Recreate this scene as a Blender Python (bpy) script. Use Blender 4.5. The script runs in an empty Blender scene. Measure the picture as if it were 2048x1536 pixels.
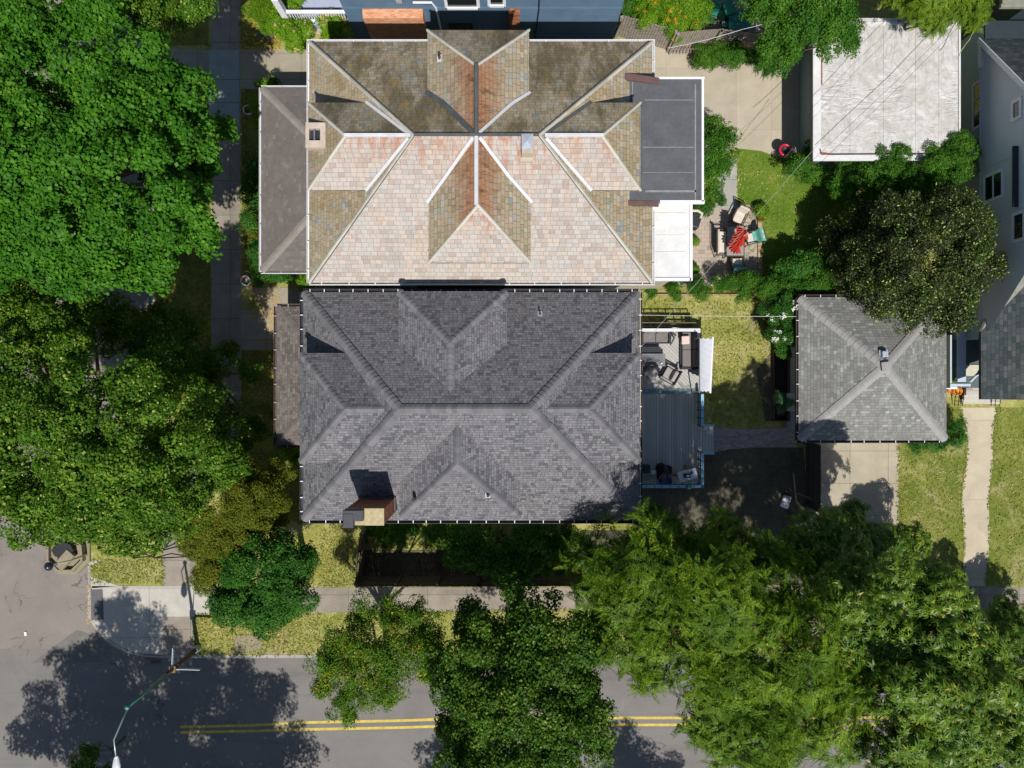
import bpy, math, random
import numpy as np
from mathutils import Vector, Matrix
R = math.radians
SC = bpy.context.scene
COL = SC.collection
# ------------------------------------------------------------------ camera, world, sun, exposure
H = 36.0; F = 1420.0                      # drone height (m) and focal length in 2048-wide picture units
cd = bpy.data.cameras.new("camera"); cam = bpy.data.objects.new("camera", cd); COL.objects.link(cam)
cam.location = (0, 0, H); cam.rotation_euler = (0, 0, 0)
cd.sensor_width = 36.0; cd.lens = F / 2048 * 36.0; cd.clip_start = 0.5; cd.clip_end = 600
SC.camera = cam
SUN_EL, SUN_AZ = 56.6, 171.3
wd = bpy.data.worlds.new("World"); SC.world = wd; wd.use_nodes = True
wt = wd.node_tree; bg = wt.nodes["Background"]
sky = wt.nodes.new("ShaderNodeTexSky"); sky.sky_type = 'NISHITA'; sky.sun_disc = False
sky.sun_elevation = R(SUN_EL); sky.sun_rotation = R(SUN_AZ); sky.air_density = 1.0; sky.dust_density = 0.6
wt.links.new(sky.outputs[0], bg.inputs[0]); bg.inputs[1].default_value = 0.08
sd = bpy.data.lights.new("sun", 'SUN'); sd.energy = 5.0; sd.angle = R(0.5); sd.color = (1.0, 0.96, 0.90)
sun = bpy.data.objects.new("sun", sd); COL.objects.link(sun)
sv = Vector((math.sin(R(SUN_AZ)) * math.cos(R(SUN_EL)), math.cos(R(SUN_AZ)) * math.cos(R(SUN_EL)), math.sin(R(SUN_EL))))
sun.rotation_euler = (-sv).to_track_quat('-Z', 'Y').to_euler(); sun.location = (10, -30, 60)
vs = SC.view_settings; vs.view_transform = 'Standard'; vs.look = 'None'; vs.exposure = 0.06; vs.gamma = 1.0
SC.cycles.max_bounces = 6; SC.cycles.transparent_max_bounces = 4

# ------------------------------------------------------------------ helpers
def kz(z): return (H - z) / F
def wx(u, z=0.0): return (u - 1024) * kz(z)
def wy(v, z=0.0): return (768 - v) * kz(z)
def P(u, v, z=0.0): return (wx(u, z), wy(v, z), z)
def PP(pts, z=0.0): return [(wx(u, z), wy(v, z)) for u, v in pts]
def hx(s, k=1.0):
    s = s.lstrip('#'); o = []
    for i in (0, 2, 4):
        c = int(s[i:i+2], 16) / 255
        o.append((c / 12.92 if c <= 0.04045 else ((c + 0.055) / 1.055) ** 2.4) * k)
    return (o[0], o[1], o[2], 1.0)

BASE = {}
class MB:
    def __init__(self): self.v = []; self.f = []; self.mi = []; self.m = 0
    def add(self, vs_, fs):
        n = len(self.v); self.v += [tuple(p) for p in vs_]
        for f in fs: self.f.append([i + n for i in f]); self.mi.append(self.m)
        return self
    def quad(self, *p): return self.add(p, [list(range(len(p)))])
    def box(self, x0, x1, y0, y1, z0, z1):
        v = [(x, y, z) for z in (z0, z1) for y in (y0, y1) for x in (x0, x1)]
        return self.add(v, [[0, 2, 3, 1], [4, 5, 7, 6], [0, 1, 5, 4], [2, 6, 7, 3], [0, 4, 6, 2], [1, 3, 7, 5]])
    def obox(self, c, dx, dy, dz, rz=0.0, rx=0.0, ry=0.0, bev=0.0):
        M = Matrix.Translation(c) @ Matrix.Rotation(rz, 4, 'Z') @ Matrix.Rotation(ry, 4, 'Y') @ Matrix.Rotation(rx, 4, 'X')
        a, b, h = dx / 2, dy / 2, dz / 2
        if bev <= 0:
            v = [(x, y, z) for z in (-h, h) for y in (-b, b) for x in (-a, a)]
            return self.add([M @ Vector(p) for p in v], [[0, 2, 3, 1], [4, 5, 7, 6], [0, 1, 5, 4], [2, 6, 7, 3], [0, 4, 6, 2], [1, 3, 7, 5]])
        r = bev; prof = [(-h, r), (-h + r, 0), (h - r, 0), (h - .3 * r, .3 * r), (h, r)]
        v = []; fs = []
        for z, ins in prof:
            A, B = a - ins, b - ins; q = r * .6
            v += [(A - q, B, z), (A, B - q, z), (A, -B + q, z), (A - q, -B, z), (-A + q, -B, z), (-A, -B + q, z), (-A, B - q, z), (-A + q, B, z)]
        for k in range(len(prof) - 1):
            for i in range(8):
                j = (i + 1) % 8; fs.append([k * 8 + i, (k + 1) * 8 + i, (k + 1) * 8 + j, k * 8 + j])
        fs.append(list(range(8))); fs.append([(len(prof) - 1) * 8 + i for i in reversed(range(8))])
        return self.add([M @ Vector(p) for p in v], fs)
    def beam(self, p0, p1, w, h, up=(0, 0, 1)):
        p0 = Vector(p0); p1 = Vector(p1); d = (p1 - p0)
        if d.length < 1e-6: return self
        d.normalize(); s = d.cross(Vector(up))
        if s.length < 1e-4: s = d.cross(Vector((1, 0, 0)))
        s.normalize(); t = s.cross(d); v = []
        for p in (p0, p1):
            for a, b in ((-1, -1), (1, -1), (1, 1), (-1, 1)): v.append(p + s * (a * w / 2) + t * (b * h / 2))
        return self.add(v, [[0, 1, 2, 3], [7, 6, 5, 4], [0, 4, 5, 1], [1, 5, 6, 2], [2, 6, 7, 3], [3, 7, 4, 0]])
    def tube(self, pts, r, n=8):
        pts = [Vector(p) for p in pts]; rs = r if isinstance(r, (list, tuple)) else [r] * len(pts)
        v = []; fs = []; ref = Vector((0.3, 0.2, 1)).normalized()
        for i, p in enumerate(pts):
            d = (pts[min(i + 1, len(pts) - 1)] - pts[max(i - 1, 0)]).normalized()
            s = d.cross(ref)
            if s.length < 0.1: s = d.cross(Vector((1, 0, 0)))
            s.normalize(); t = d.cross(s)
            for k in range(n):
                a = 2 * math.pi * k / n; v.append(p + (s * math.cos(a) + t * math.sin(a)) * rs[i])
        for i in range(len(pts) - 1):
            for k in range(n):
                j = (k + 1) % n; fs.append([i * n + k, i * n + j, (i + 1) * n + j, (i + 1) * n + k])
        fs.append(list(range(n))[::-1]); fs.append([(len(pts) - 1) * n + k for k in range(n)])
        return self.add(v, fs)
    def lathe(self, x, y, prof, n=20):
        v = []; fs = []
        for r, z in prof:
            for k in range(n):
                a = 2 * math.pi * k / n; v.append((x + r * math.cos(a), y + r * math.sin(a), z))
        for i in range(len(prof) - 1):
            for k in range(n):
                j = (k + 1) % n; fs.append([i * n + k, i * n + j, (i + 1) * n + j, (i + 1) * n + k])
        if prof[0][0] > 1e-4: fs.append(list(range(n))[::-1])
        if prof[-1][0] > 1e-4: fs.append([(len(prof) - 1) * n + k for k in range(n)])
        return self.add(v, fs)
    def poly(self, pts, z0, z1):
        n = len(pts)
        a = sum(pts[i][0] * pts[(i + 1) % n][1] - pts[(i + 1) % n][0] * pts[i][1] for i in range(n))
        if a < 0: pts = pts[::-1]
        v = [(x, y, z0) for x, y in pts] + [(x, y, z1) for x, y in pts]
        fs = [list(range(n))[::-1], [n + i for i in range(n)]]
        for i in range(n):
            j = (i + 1) % n; fs.append([i, j, n + j, n + i])
        return self.add(v, fs)
    def sheet(self, pts, z):
        n = len(pts)
        a = sum(pts[i][0] * pts[(i + 1) % n][1] - pts[(i + 1) % n][0] * pts[i][1] for i in range(n))
        if a < 0: pts = pts[::-1]
        return self.add([(x, y, z) for x, y in pts], [list(range(n))])
    def build(self, name, mat, parent=None, smooth=False, label=None):
        me = bpy.data.meshes.new(name)
        V = np.array(self.v, dtype=np.float64)
        base = BASE[parent.name] if parent is not None else Vector(((V[:, 0].min() + V[:, 0].max()) / 2, (V[:, 1].min() + V[:, 1].max()) / 2, V[:, 2].min()))
        me.from_pydata([tuple(p) for p in (V - np.array(base))], [], self.f)
        mats = mat if isinstance(mat, (list, tuple)) else [mat]
        for m in mats: me.materials.append(m)
        if len(mats) > 1: me.polygons.foreach_set("material_index", self.mi)
        uv = me.uv_layers.new(name="UVMap"); buf = np.zeros((len(me.loops), 2), dtype=np.float32); li = 0
        for f in self.f:
            p = V[f]; nrm = np.zeros(3)
            for i in range(len(f)):
                a = p[i]; b = p[(i + 1) % len(f)]
                nrm += np.array([(a[1] - b[1]) * (a[2] + b[2]), (a[2] - b[2]) * (a[0] + b[0]), (a[0] - b[0]) * (a[1] + b[1])])
            l = np.linalg.norm(nrm); nrm = nrm / l if l > 1e-12 else np.array([0, 0, 1.0])
            if nrm[2] < 0: nrm = -nrm
            hl = math.hypot(nrm[0], nrm[1])
            if hl < 1e-3: ua = np.array([1.0, 0, 0]); va = np.array([0, 1.0, 0])
            else: ua = np.array([-nrm[1] / hl, nrm[0] / hl, 0]); va = np.cross(nrm, ua)
            for q in p: buf[li] = (q @ ua, q @ va); li += 1
        uv.data.foreach_set("uv", buf.ravel())
        if smooth: me.polygons.foreach_set("use_smooth", [True] * len(me.polygons))
        me.update()
        o = bpy.data.objects.new(name, me); COL.objects.link(o)
        if parent is not None: o.parent = parent; BASE[o.name] = base
        else: o.location = base; BASE[o.name] = Vector(base)
        if label: o['label'] = label
        return o

def tag(o, label, cat, group=None):
    o['label'] = label; o['category'] = cat
    if group: o['group'] = group
    return o
def thing(name, label, cat, loc, group=None):
    o = bpy.data.objects.new(name, None); COL.objects.link(o); o.location = loc; o.empty_display_size = 0.3
    BASE[o.name] = Vector(loc); return tag(o, label, cat, group)
def struct(mb, name, mat):
    o = mb.build(name, mat); o['kind'] = 'structure'; return o
def kids(o): return [c for c in bpy.data.objects if c.parent == o]
def dup(src, loc, rz=0.0, label=None, group=None):
    def rec(o, par):
        c = o.copy(); COL.objects.link(c)
        if par is not None: c.parent = par
        for ch in kids(o):
            if ch is not c: rec(ch, c)
        return c
    ks = {}
    r = rec(src, None); r.location = loc; r.rotation_euler = (0, 0, rz)
    if label: r['label'] = label
    if group: r['group'] = group
    return r

# ------------------------------------------------------------------ node materials
class NT:
    def __init__(self, name):
        self.m = bpy.data.materials.new(name); self.m.use_nodes = True; self.t = self.m.node_tree
        self.b = self.t.nodes["Principled BSDF"]
    def n(self, typ, ins=None, **at):
        nd = self.t.nodes.new("ShaderNode" + typ)
        for k, v in at.items(): setattr(nd, k, v)
        for k, v in (ins or {}).items():
            if hasattr(v, 'links'): self.t.links.new(v, nd.inputs[k])
            else: nd.inputs[k].default_value = v
        return nd
    def math(self, op, a, b=0.0, c=None, clamp=False):
        d = {0: a, 1: b}
        if c is not None: d[2] = c
        return self.n("Math", d, operation=op, use_clamp=clamp).outputs[0]
    def mix(self, f, a, b, bt='MIX'):
        nd = self.t.nodes.new("ShaderNodeMix"); nd.data_type = 'RGBA'; nd.blend_type = bt
        for i, v in ((0, f), (6, a), (7, b)):
            if hasattr(v, 'links'): self.t.links.new(v, nd.inputs[i])
            else: nd.inputs[i].default_value = v
        return nd.outputs[2]
    def ramp(self, f, stops, interp='LINEAR'):
        nd = self.t.nodes.new("ShaderNodeValToRGB"); cr = nd.color_ramp; cr.interpolation = interp
        while len(cr.elements) < len(stops): cr.elements.new(0.5)
        for e, (p, c) in zip(cr.elements, stops): e.position = p; e.color = c if len(c) == 4 else (*c, 1)
        self.t.links.new(f, nd.inputs[0]); return nd.outputs[0]
    def noise(self, scale, detail=4, rough=0.55, vec=None, dist=0.0):
        d = {'Scale': scale, 'Detail': detail, 'Roughness': rough, 'Distortion': dist}
        if vec is None: vec = self.pos()
        d['Vector'] = vec
        return self.n("TexNoise", d).outputs[0]
    def pos(self):
        if not hasattr(self, '_p'): self._p = self.n("NewGeometry").outputs['Position']
        return self._p
    def sm(self, x, a, b):     # smooth map of x from a..b to 0..1
        nd = self.n("MapRange", {0: x, 1: a, 2: b, 3: 0.0, 4: 1.0}, interpolation_type='SMOOTHSTEP'); return nd.outputs[0]
    def scalev(self, sx, sy, sz, vec=None):
        return self.n("VectorMath", {0: vec or self.pos(), 1: (sx, sy, sz)}, operation='MULTIPLY').outputs[0]
    def fin(self, col, rough=0.8, bump=None, bstr=0.3, bdist=0.02, metal=0.0, spec=0.5):
        for k, v in (('Base Color', col), ('Roughness', rough), ('Metallic', metal)):
            if hasattr(v, 'links'): self.t.links.new(v, self.b.inputs[k])
            else: self.b.inputs[k].default_value = v
        self.b.inputs['Specular IOR Level'].default_value = spec
        if bump is not None:
            bn = self.n("Bump", {'Strength': bstr, 'Distance': bdist, 'Height': bump}); self.t.links.new(bn.outputs[0], self.b.inputs['Normal'])
        return self.m

MATS = {}
def flat(name, col, rough=0.7, var=0.15, scale=3.0, bump=0.0, metal=0.0, spec=0.4):
    if name in MATS: return MATS[name]
    t = NT(name); f = t.noise(scale, 5, 0.6)
    f2 = t.noise(scale * 9, 3, 0.6)
    f = t.math('ADD', t.math('MULTIPLY', f, 0.65), t.math('MULTIPLY', f2, 0.35))
    a = tuple(c * (1 - var * 1.6) for c in col[:3]) + (1,); b = tuple(min(1, c * (1 + var * 1.6)) for c in col[:3]) + (1,)
    c = t.ramp(f, [(0.3, a), (0.7, b)])
    MATS[name] = t.fin(c, rough, f2 if bump else None, bump, 0.02, metal, spec); return MATS[name]

def tiles(name, w, h, stops, gap=0.012, gap_shade_col=(0.02, 0.02, 0.02, 1), rough=0.85, jitter=1.0, irr=0.0, stain=None, bstr=0.5, rot=False, wave=0.0, offset=None):
    t = NT(name); uv = t.n("UVMap").outputs[0]
    if wave:
        nz = t.n("TexNoise", {'Vector': uv, 'Scale': 1.6, 'Detail': 2.0}).outputs['Color']
        uv = t.n("VectorMath", {0: uv, 1: t.n("VectorMath", {0: nz, 1: (wave, wave, 0)}, operation='MULTIPLY').outputs[0]}, operation='ADD').outputs[0]
    s = t.n("SeparateXYZ", {0: uv}); u, v = (s.outputs[1], s.outputs[0]) if rot else (s.outputs[0], s.outputs[1])
    vr = t.math('DIVIDE', v, h); row = t.math('FLOOR', vr); fr = t.math('SUBTRACT', vr, row)
    if offset is None: off = t.n("TexWhiteNoise", {'W': row}, noise_dimensions='1D').outputs[0]
    else: off = t.math('MULTIPLY', t.math('MODULO', row, 2.0), offset)
    ur = t.math('ADD', t.math('DIVIDE', u, w), t.math('MULTIPLY', off, 7.3 if offset is None else 1.0))
    if irr:
        cv = t.n("CombineXYZ", {0: t.math('MULTIPLY', ur, 0.9), 1: t.math('MULTIPLY', row, 5.37)})
        ur = t.math('ADD', ur, t.math('MULTIPLY', t.n("TexNoise", {'Vector': cv.outputs[0], 'Scale': 1.0, 'Detail': 0.0}).outputs[0], irr))
    cl = t.math('FLOOR', ur); fu = t.math('SUBTRACT', ur, cl)
    idv = t.n("CombineXYZ", {0: cl, 1: row}).outputs[0]
    wn = t.n("TexWhiteNoise", {'Vector': idv}, noise_dimensions='2D'); rnd = wn.outputs[0]
    col = t.ramp(rnd, stops)
    fine = t.noise(26, 4, 0.65); col = t.mix(t.math('MULTIPLY', fine, 0.35), col, (0.0, 0.0, 0.0, 1), 'MIX') if False else t.mix(0.35, col, t.ramp(fine, [(0.3, (0.35, 0.35, 0.35, 1)), (0.7, (0.72, 0.72, 0.72, 1))]), 'OVERLAY')
    if stain: col = stain(t, col)
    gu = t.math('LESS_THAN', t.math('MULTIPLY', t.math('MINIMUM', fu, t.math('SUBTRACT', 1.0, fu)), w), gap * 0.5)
    gv = t.math('LESS_THAN', t.math('MULTIPLY', fr, h), gap)  # on roof courses this dark line paints in the butt shadow; elsewhere a joint
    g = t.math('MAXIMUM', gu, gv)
    col = t.mix(t.math('MULTIPLY', g, 0.75), col, gap_shade_col)
    hgt = t.math('SUBTRACT', t.math('ADD', t.math('MULTIPLY', t.math('SUBTRACT', 1.0, fr), 0.6), t.math('MULTIPLY', rnd, 0.3)), t.math('MULTIPLY', g, 0.8))
    hgt = t.math('ADD', hgt, t.math('MULTIPLY', fine, 0.35))
    MATS[name] = t.fin(col, rough, hgt, bstr, 0.03, 0.0, 0.3); return MATS[name]

def slabs(name, col, w, h, var=0.2, ox=0.0, oy=0.0, gap=0.02, rough=0.85, dirt=None, line=0.35):
    """poured concrete with straight control joints"""
    t = NT(name); s = t.n("SeparateXYZ", {0: t.pos()})
    def fr(x, o, p):
        q = t.math('DIVIDE', t.math('ADD', x, o + 500 * p), p); return q, t.math('MULTIPLY', t.math('FRACT', q), p)
    qx, fx = fr(s.outputs[0], ox, w); qy, fy = fr(s.outputs[1], oy, h)
    j = t.math('MAXIMUM', t.math('LESS_THAN', fx, gap), t.math('LESS_THAN', fy, gap))
    idv = t.n("CombineXYZ", {0: t.math('FLOOR', qx), 1: t.math('FLOOR', qy)}).outputs[0]
    rnd = t.n("TexWhiteNoise", {'Vector': idv}, noise_dimensions='2D').outputs[0]
    n1 = t.noise(1.1, 6, 0.65, dist=0.4); n2 = t.noise(18, 4, 0.7)
    a = tuple(c * (1 - var * 1.5) for c in col[:3]) + (1,); b = tuple(min(1, c * (1 + var)) for c in col[:3]) + (1,)
    f = t.math('ADD', t.math('MULTIPLY', n1, 0.7), t.math('ADD', t.math('MULTIPLY', n2, 0.2), t.math('MULTIPLY', rnd, 0.1)))
    c = t.ramp(f, [(0.32, a), (0.68, b)])
    if dirt: c = t.mix(t.math('MULTIPLY', t.sm(t.noise(0.8, 6, 0.7, dist=1.0), 0.5, 0.7), 0.6), c, dirt)
    c = t.mix(t.math('MULTIPLY', j, line * 2), c, tuple(x * 0.25 for x in col[:3]) + (1,))
    MATS[name] = t.fin(c, rough, n2, 0.15, 0.01, 0.0, 0.3); return MATS[name]

def lawn(name, cols, scale=1.0, bare=None, bth=(0.55, 0.68), leaves=None):
    t = NT(name); n1 = t.noise(0.9 * scale, 6, 0.7, dist=0.5); n2 = t.noise(7 * scale, 5, 0.75, dist=0.8); n3 = t.noise(38, 3, 0.7)
    f = t.math('ADD', t.math('MULTIPLY', n1, 0.42), t.math('ADD', t.math('MULTIPLY', n2, 0.36), t.math('MULTIPLY', n3, 0.22)))
    k = len(cols); c = t.ramp(f, [(0.36 + 0.28 * i / (k - 1), cols[i]) for i in range(k)])
    if bare: c = t.mix(t.sm(t.noise(0.45, 6, 0.7, dist=0.8), *bth), c, bare)
    if leaves:
        vo = t.n("TexVoronoi", {'Vector': t.pos(), 'Scale': 9.0}); d = t.math('LESS_THAN', vo.outputs['Distance'], 0.28)
        m = t.math('MULTIPLY', d, t.sm(t.noise(0.9, 5, 0.6), 0.42, 0.62)); c = t.mix(m, c, leaves)
    hb = t.math('ADD', n2, t.math('MULTIPLY', n3, 1.0))
    MATS[name] = t.fin(c, 0.95, hb, 0.9, 0.06, 0.0, 0.1); return MATS[name]

def leafmat(name, c1, c2, c3=None, trans=0.17, rough=0.55, spec=0.15, hi=None, p3=0.06, p3r=0.9):
    t = NT(name); g = t.n("NewGeometry"); rnd = g.outputs['Random Per Island']
    n1 = t.sm(t.noise(1.0, 3, 0.6), .3, .72)
    st = [(0.05, c1), (0.6, c2), (0.95, hi or c2)]
    c = t.ramp(t.math('ADD', t.math('MULTIPLY', rnd, 0.5), t.math('MULTIPLY', n1, 0.5)), st)
    if c3:
        m = t.math('GREATER_THAN', t.math('FRACT', t.math('MULTIPLY', rnd, 57.3)), 1 - p3)
        patch = t.sm(t.noise(0.55, 3, 0.6), 0.45, 0.62)
        c = t.mix(t.math('MULTIPLY', m, t.math('ADD', t.math('MULTIPLY', patch, p3r), 1 - p3r, clamp=True)), c, c3)
    t.fin(c, rough, None, spec=spec)
    tr = t.n("BsdfTranslucent", {0: t.mix(0.5, c, (c2[0] * 1.6, c2[1] * 1.5, c2[2] * 0.5, 1))})
    ms = t.n("MixShader", {0: trans, 1: t.b.outputs[0], 2: tr.outputs[0]})
    t.t.links.new(ms.outputs[0], t.t.nodes["Material Output"].inputs[0]); MATS[name] = t.m; return t.m
# ------------------------------------------------------------------ foliage
def _kite(base, d, up, L, W, droop=0.12, fold=0.08):
    d = d / (np.linalg.norm(d) + 1e-9); s = np.cross(d, up); s /= (np.linalg.norm(s) + 1e-9); n = np.cross(s, d)
    return [base, base + d * L * 0.45 + s * W / 2 + n * fold * L, base + d * L - n * droop * L, base + d * L * 0.45 - s * W / 2 + n * fold * L]
def cluster(kind, rng):
    """one leafy twig end in unit size, z pointing out of the crown"""
    q = []; Z = np.array([0, 0, 1.0])
    def rn(s): return rng.normal(0, s, 3)
    if kind in ('broad', 'linden', 'crab', 'small'):
        n, L, W = {'broad': (30, .40, .34), 'linden': (38, .31, .23), 'crab': (30, .34, .17), 'small': (54, .26, .17)}[kind]
        for i in range(n):
            a = rng.uniform(0, 2 * math.pi); r = rng.uniform(0.0, 1) ** 0.6
            p = np.array([r * math.cos(a), r * math.sin(a), 0.45 * (1 - r * r) + rng.normal(0, .13)])
            d = np.array([math.cos(a), math.sin(a), -0.15 - .35 * r]) + rn(.45 if kind != 'crab' else .8); s = rng.uniform(.65, 1.2)
            q.append(_kite(p - d * 0.2, d, Z + rn(.35 if kind != 'crab' else .7), L * s, W * s, rng.uniform(0, .25)))
    elif kind == 'palm':
        for i in range(7):
            a = rng.uniform(0, 2 * math.pi); r = rng.uniform(.1, .75)
            c = np.array([r * math.cos(a), r * math.sin(a), .35 * (1 - r * r) + rng.normal(0, .12)])
            up = Z + rn(.3); up /= np.linalg.norm(up); a0 = rng.uniform(0, 6.28); L0 = rng.uniform(.42, .62)
            x = np.cross(up, np.array([1, .2, 0])); x /= np.linalg.norm(x); y = np.cross(up, x)
            for k in range(7):
                b = a0 + (k - 3) * 0.75; d = x * math.cos(b) + y * math.sin(b) - up * .18
                L = L0 * (1 - .09 * abs(k - 3)); q.append(_kite(c, d, up, L, L * .27, .22, .05))
    elif kind == 'feather':
        for i in range(4):
            a = rng.uniform(-.8, .8) + i * 1.5; c = rn(.12) + np.array([0, 0, rng.uniform(0, .25)])
            ax = np.array([math.cos(a), math.sin(a), rng.uniform(-.1, .5)]); ax /= np.linalg.norm(ax)
            s = np.cross(ax, Z); s /= np.linalg.norm(s)
            for j in range(11):
                t = .12 + j * .085
                for sg in (-1, 1):
                    L = .36 * (1 - .55 * t) * rng.uniform(.75, 1.15); d = ax * .75 + s * sg + Z * rng.uniform(-.1, .25)
                    q.append(_kite(c + ax * t, d, Z + rn(.15), L, L * .28, .1, .03))
            q.append(_kite(c + ax * 1.0, ax, Z, .22, .06))
    elif kind == 'needle':
        for i in range(60):
            d = rng.normal(0, 1, 3); d[2] = abs(d[2]); d /= np.linalg.norm(d)
            q.append(_kite(d * rng.uniform(.2, .7), d + rn(.2), Z + rn(.5), rng.uniform(.25, .45), .09, .05, .02))
    return np.array(q)
def stamp(kind, cen, nrm, size, rng, ntpl=7):
    tpls = [cluster(kind, rng) for _ in range(ntpl)]; n = len(cen)
    z = nrm / np.linalg.norm(nrm, axis=1, keepdims=True)
    r = rng.normal(0, 1, (n, 3)); x = np.cross(z, r); x /= np.linalg.norm(x, axis=1, keepdims=True); y = np.cross(z, x)
    M = np.stack([x, y, z], axis=2)
    sz = size * rng.uniform(.7, 1.35, n); out = []; ids = rng.integers(0, ntpl, n)
    for k, T in enumerate(tpls):
        s = ids == k
        if s.any():
            out.append((np.einsum('nij,mkj->nmki', M[s], T) * sz[s][:, None, None, None] + cen[s][:, None, None, :]).reshape(-1, 4, 3))
    return np.concatenate(out)
def quads_obj(name, Q, mat, parent):
    base = np.array(BASE[parent.name]); n = len(Q); me = bpy.data.meshes.new(name)
    me.vertices.add(n * 4); me.vertices.foreach_set("co", (Q.reshape(-1, 3) - base).astype(np.float32).ravel())
    me.loops.add(n * 4); me.loops.foreach_set("vertex_index", np.arange(n * 4, dtype=np.int32))
    me.polygons.add(n); me.polygons.foreach_set("loop_start", np.arange(n, dtype=np.int32) * 4)
    try: me.polygons.foreach_set("loop_total", np.full(n, 4, dtype=np.int32))
    except Exception: pass
    me.materials.append(mat); me.update(calc_edges=True); me.validate()
    o = bpy.data.objects.new(name, me); COL.objects.link(o); o.parent = parent; BASE[o.name] = BASE[parent.name]; return o
def blob(u, v, r, z, fl=0.62):
    rr = r * kz(z); return (wx(u, z), wy(v, z), z, rr, rr * fl)
def crown_pts(bl, spacing, rng, shells=((1.0, .85), (.66, .6)), jit=.13, bs=.95, elong=1.5, flat_=.46):
    """boughs: flattened clumps set round each blob of the crown, each carrying leafy twig ends on its upper side"""
    C = np.array([(b[0], b[1], b[2]) for b in bl]); RR = np.array([(b[3], b[3], b[4]) for b in bl]); P_, N_ = [], []
    for f, dens in shells:
        for i in range(len(bl)):
            a = RR[i] * f; bsi = min(bs, a[0] * .8); area = 2 * math.pi * a[0] * (a[0] * .45 + a[2] * .75); n = max(5, int(area / bsi ** 2 * 1.0 * dens))
            d = rng.normal(0, 1, (n, 3)); d /= np.linalg.norm(d, axis=1, keepdims=True)
            bad = d[:, 2] < -.3; d[bad, 2] = -d[bad, 2]
            ctr = C[i] + d * (a - bsi * .25 * np.array([1, 1, .6])) * (1 + rng.uniform(-jit * 1.9, jit * 1.1, n))[:, None]
            keep = np.ones(n, bool)
            for j in range(len(bl)):
                if j != i: keep &= (((ctr - C[j]) / (RR[j] * f)) ** 2).sum(1) > .55
            ctr, dd = ctr[keep], d[keep]
            for c0, d0 in zip(ctr, dd):
                s = bsi * rng.uniform(.6, 1.25); ang = math.atan2(d0[1], d0[0]) + rng.normal(0, .5)
                e1 = np.array([math.cos(ang), math.sin(ang), rng.uniform(-.35, .15)]); e1 /= np.linalg.norm(e1); e2 = np.array([-math.sin(ang), math.cos(ang), rng.normal(0, .12)]); e3 = np.cross(e1, e2)
                ra, rb, rc = s * .5 * elong, s * .5, s * flat_
                m = max(3, int(math.pi * ra * rb / spacing ** 2 * 2.0))
                q = rng.normal(0, 1, (m, 3)); q /= np.linalg.norm(q, axis=1, keepdims=True); q[:, 2] = np.where(q[:, 2] < -.15, -q[:, 2], q[:, 2])
                q2 = q * rng.uniform(.72, 1.05, (m, 1))
                P_.append(c0 + q2[:, :1] * ra * e1 + q2[:, 1:2] * rb * e2 + q2[:, 2:] * rc * e3)
                nn = q[:, :1] / ra * e1 + q[:, 1:2] / rb * e2 + q[:, 2:] / rc * e3; nn /= np.linalg.norm(nn, axis=1, keepdims=True)
                N_.append(nn * .75 + e1 * .2 + rng.normal(0, .22, nn.shape) + np.array([0, 0, .4]))
    return np.concatenate(P_), np.concatenate(N_)
def tree(name, label, cat, bl, kind, mat, csize, spacing=None, trunk=None, seed=1, group=None, tr=.16, extra=None, twigs=26, shells=((1.0, .85), (.66, .6)), jit=.13, bark='bark', parts=('trunk', 'crown'), thin=0.0, bs=None, elong=1.5):
    rng = np.random.default_rng(seed); rd = random.Random(seed)
    B = [blob(*b) for b in bl]; A = sum(b[3] ** 2 for b in B)
    if trunk is None: trunk = (sum(b[0] * b[3] ** 2 for b in B) / A, sum(b[1] * b[3] ** 2 for b in B) / A)
    root = thing(name, label, cat, (trunk[0], trunk[1], 0), group)
    pts, nr = crown_pts(B, spacing or csize * .85, rng, shells, jit, bs or csize * 2.7, elong)
    if thin:
        k = rng.uniform(0, 1, len(pts)) > thin; pts, nr = pts[k], nr[k]
    Q = stamp(kind, pts, nr, csize, rng); quads_obj(parts[1], Q, mat, root)
    zc = sum(b[2] * b[3] for b in B) / sum(b[3] for b in B)
    m = MB(); fork = zc * .45
    if tr > 0:
        m.tube([(trunk[0], trunk[1], -.05), (trunk[0] + .02, trunk[1], fork * .5), (trunk[0], trunk[1] + .03, fork)], [tr * 1.35, tr, tr * .85], 9)
        hubs = []
        for b in B:
            hb = Vector((b[0], b[1], b[2] - b[4] * .25)); hubs.append((hb, b)); st = Vector((trunk[0], trunk[1], fork * .92)); md = (st + hb) / 2 + Vector((rd.uniform(-.3, .3), rd.uniform(-.3, .3), -.2))
            m.tube([st, md, hb], [tr * .55, tr * .3, tr * .14], 6)
        for i in range(twigs):
            hb, b = rd.choice(hubs); j = rd.randrange(len(pts)); p = Vector(pts[j])
            if (p - hb).length < b[3] * 1.5: m.tube([hb, (hb + p) / 2 + Vector((rd.uniform(-.15, .15), rd.uniform(-.15, .15), .1)), p], [tr * .22, tr * .14, .012], 5)
    else:
        for i in range(8):
            j = rd.randrange(len(pts)); p = Vector(pts[j]); m.tube([(trunk[0] + rd.uniform(-.1, .1), trunk[1] + rd.uniform(-.1, .1), 0), p * .98 + Vector((0, 0, -.05))], [.025, .008], 4)
    m.build(parts[0], MATS[bark], root)
    if extra:
        for en, ek, em, es, ns in extra:
            idx = rng.choice(len(pts), min(ns, len(pts)), replace=False); Qe = stamp(ek, pts[idx] + nr[idx] / np.linalg.norm(nr[idx], axis=1, keepdims=True) * csize * .45 + np.array([0, 0, .08]), nr[idx], es, rng, 3)
            quads_obj(en, Qe, em, root)
    return root
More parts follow.
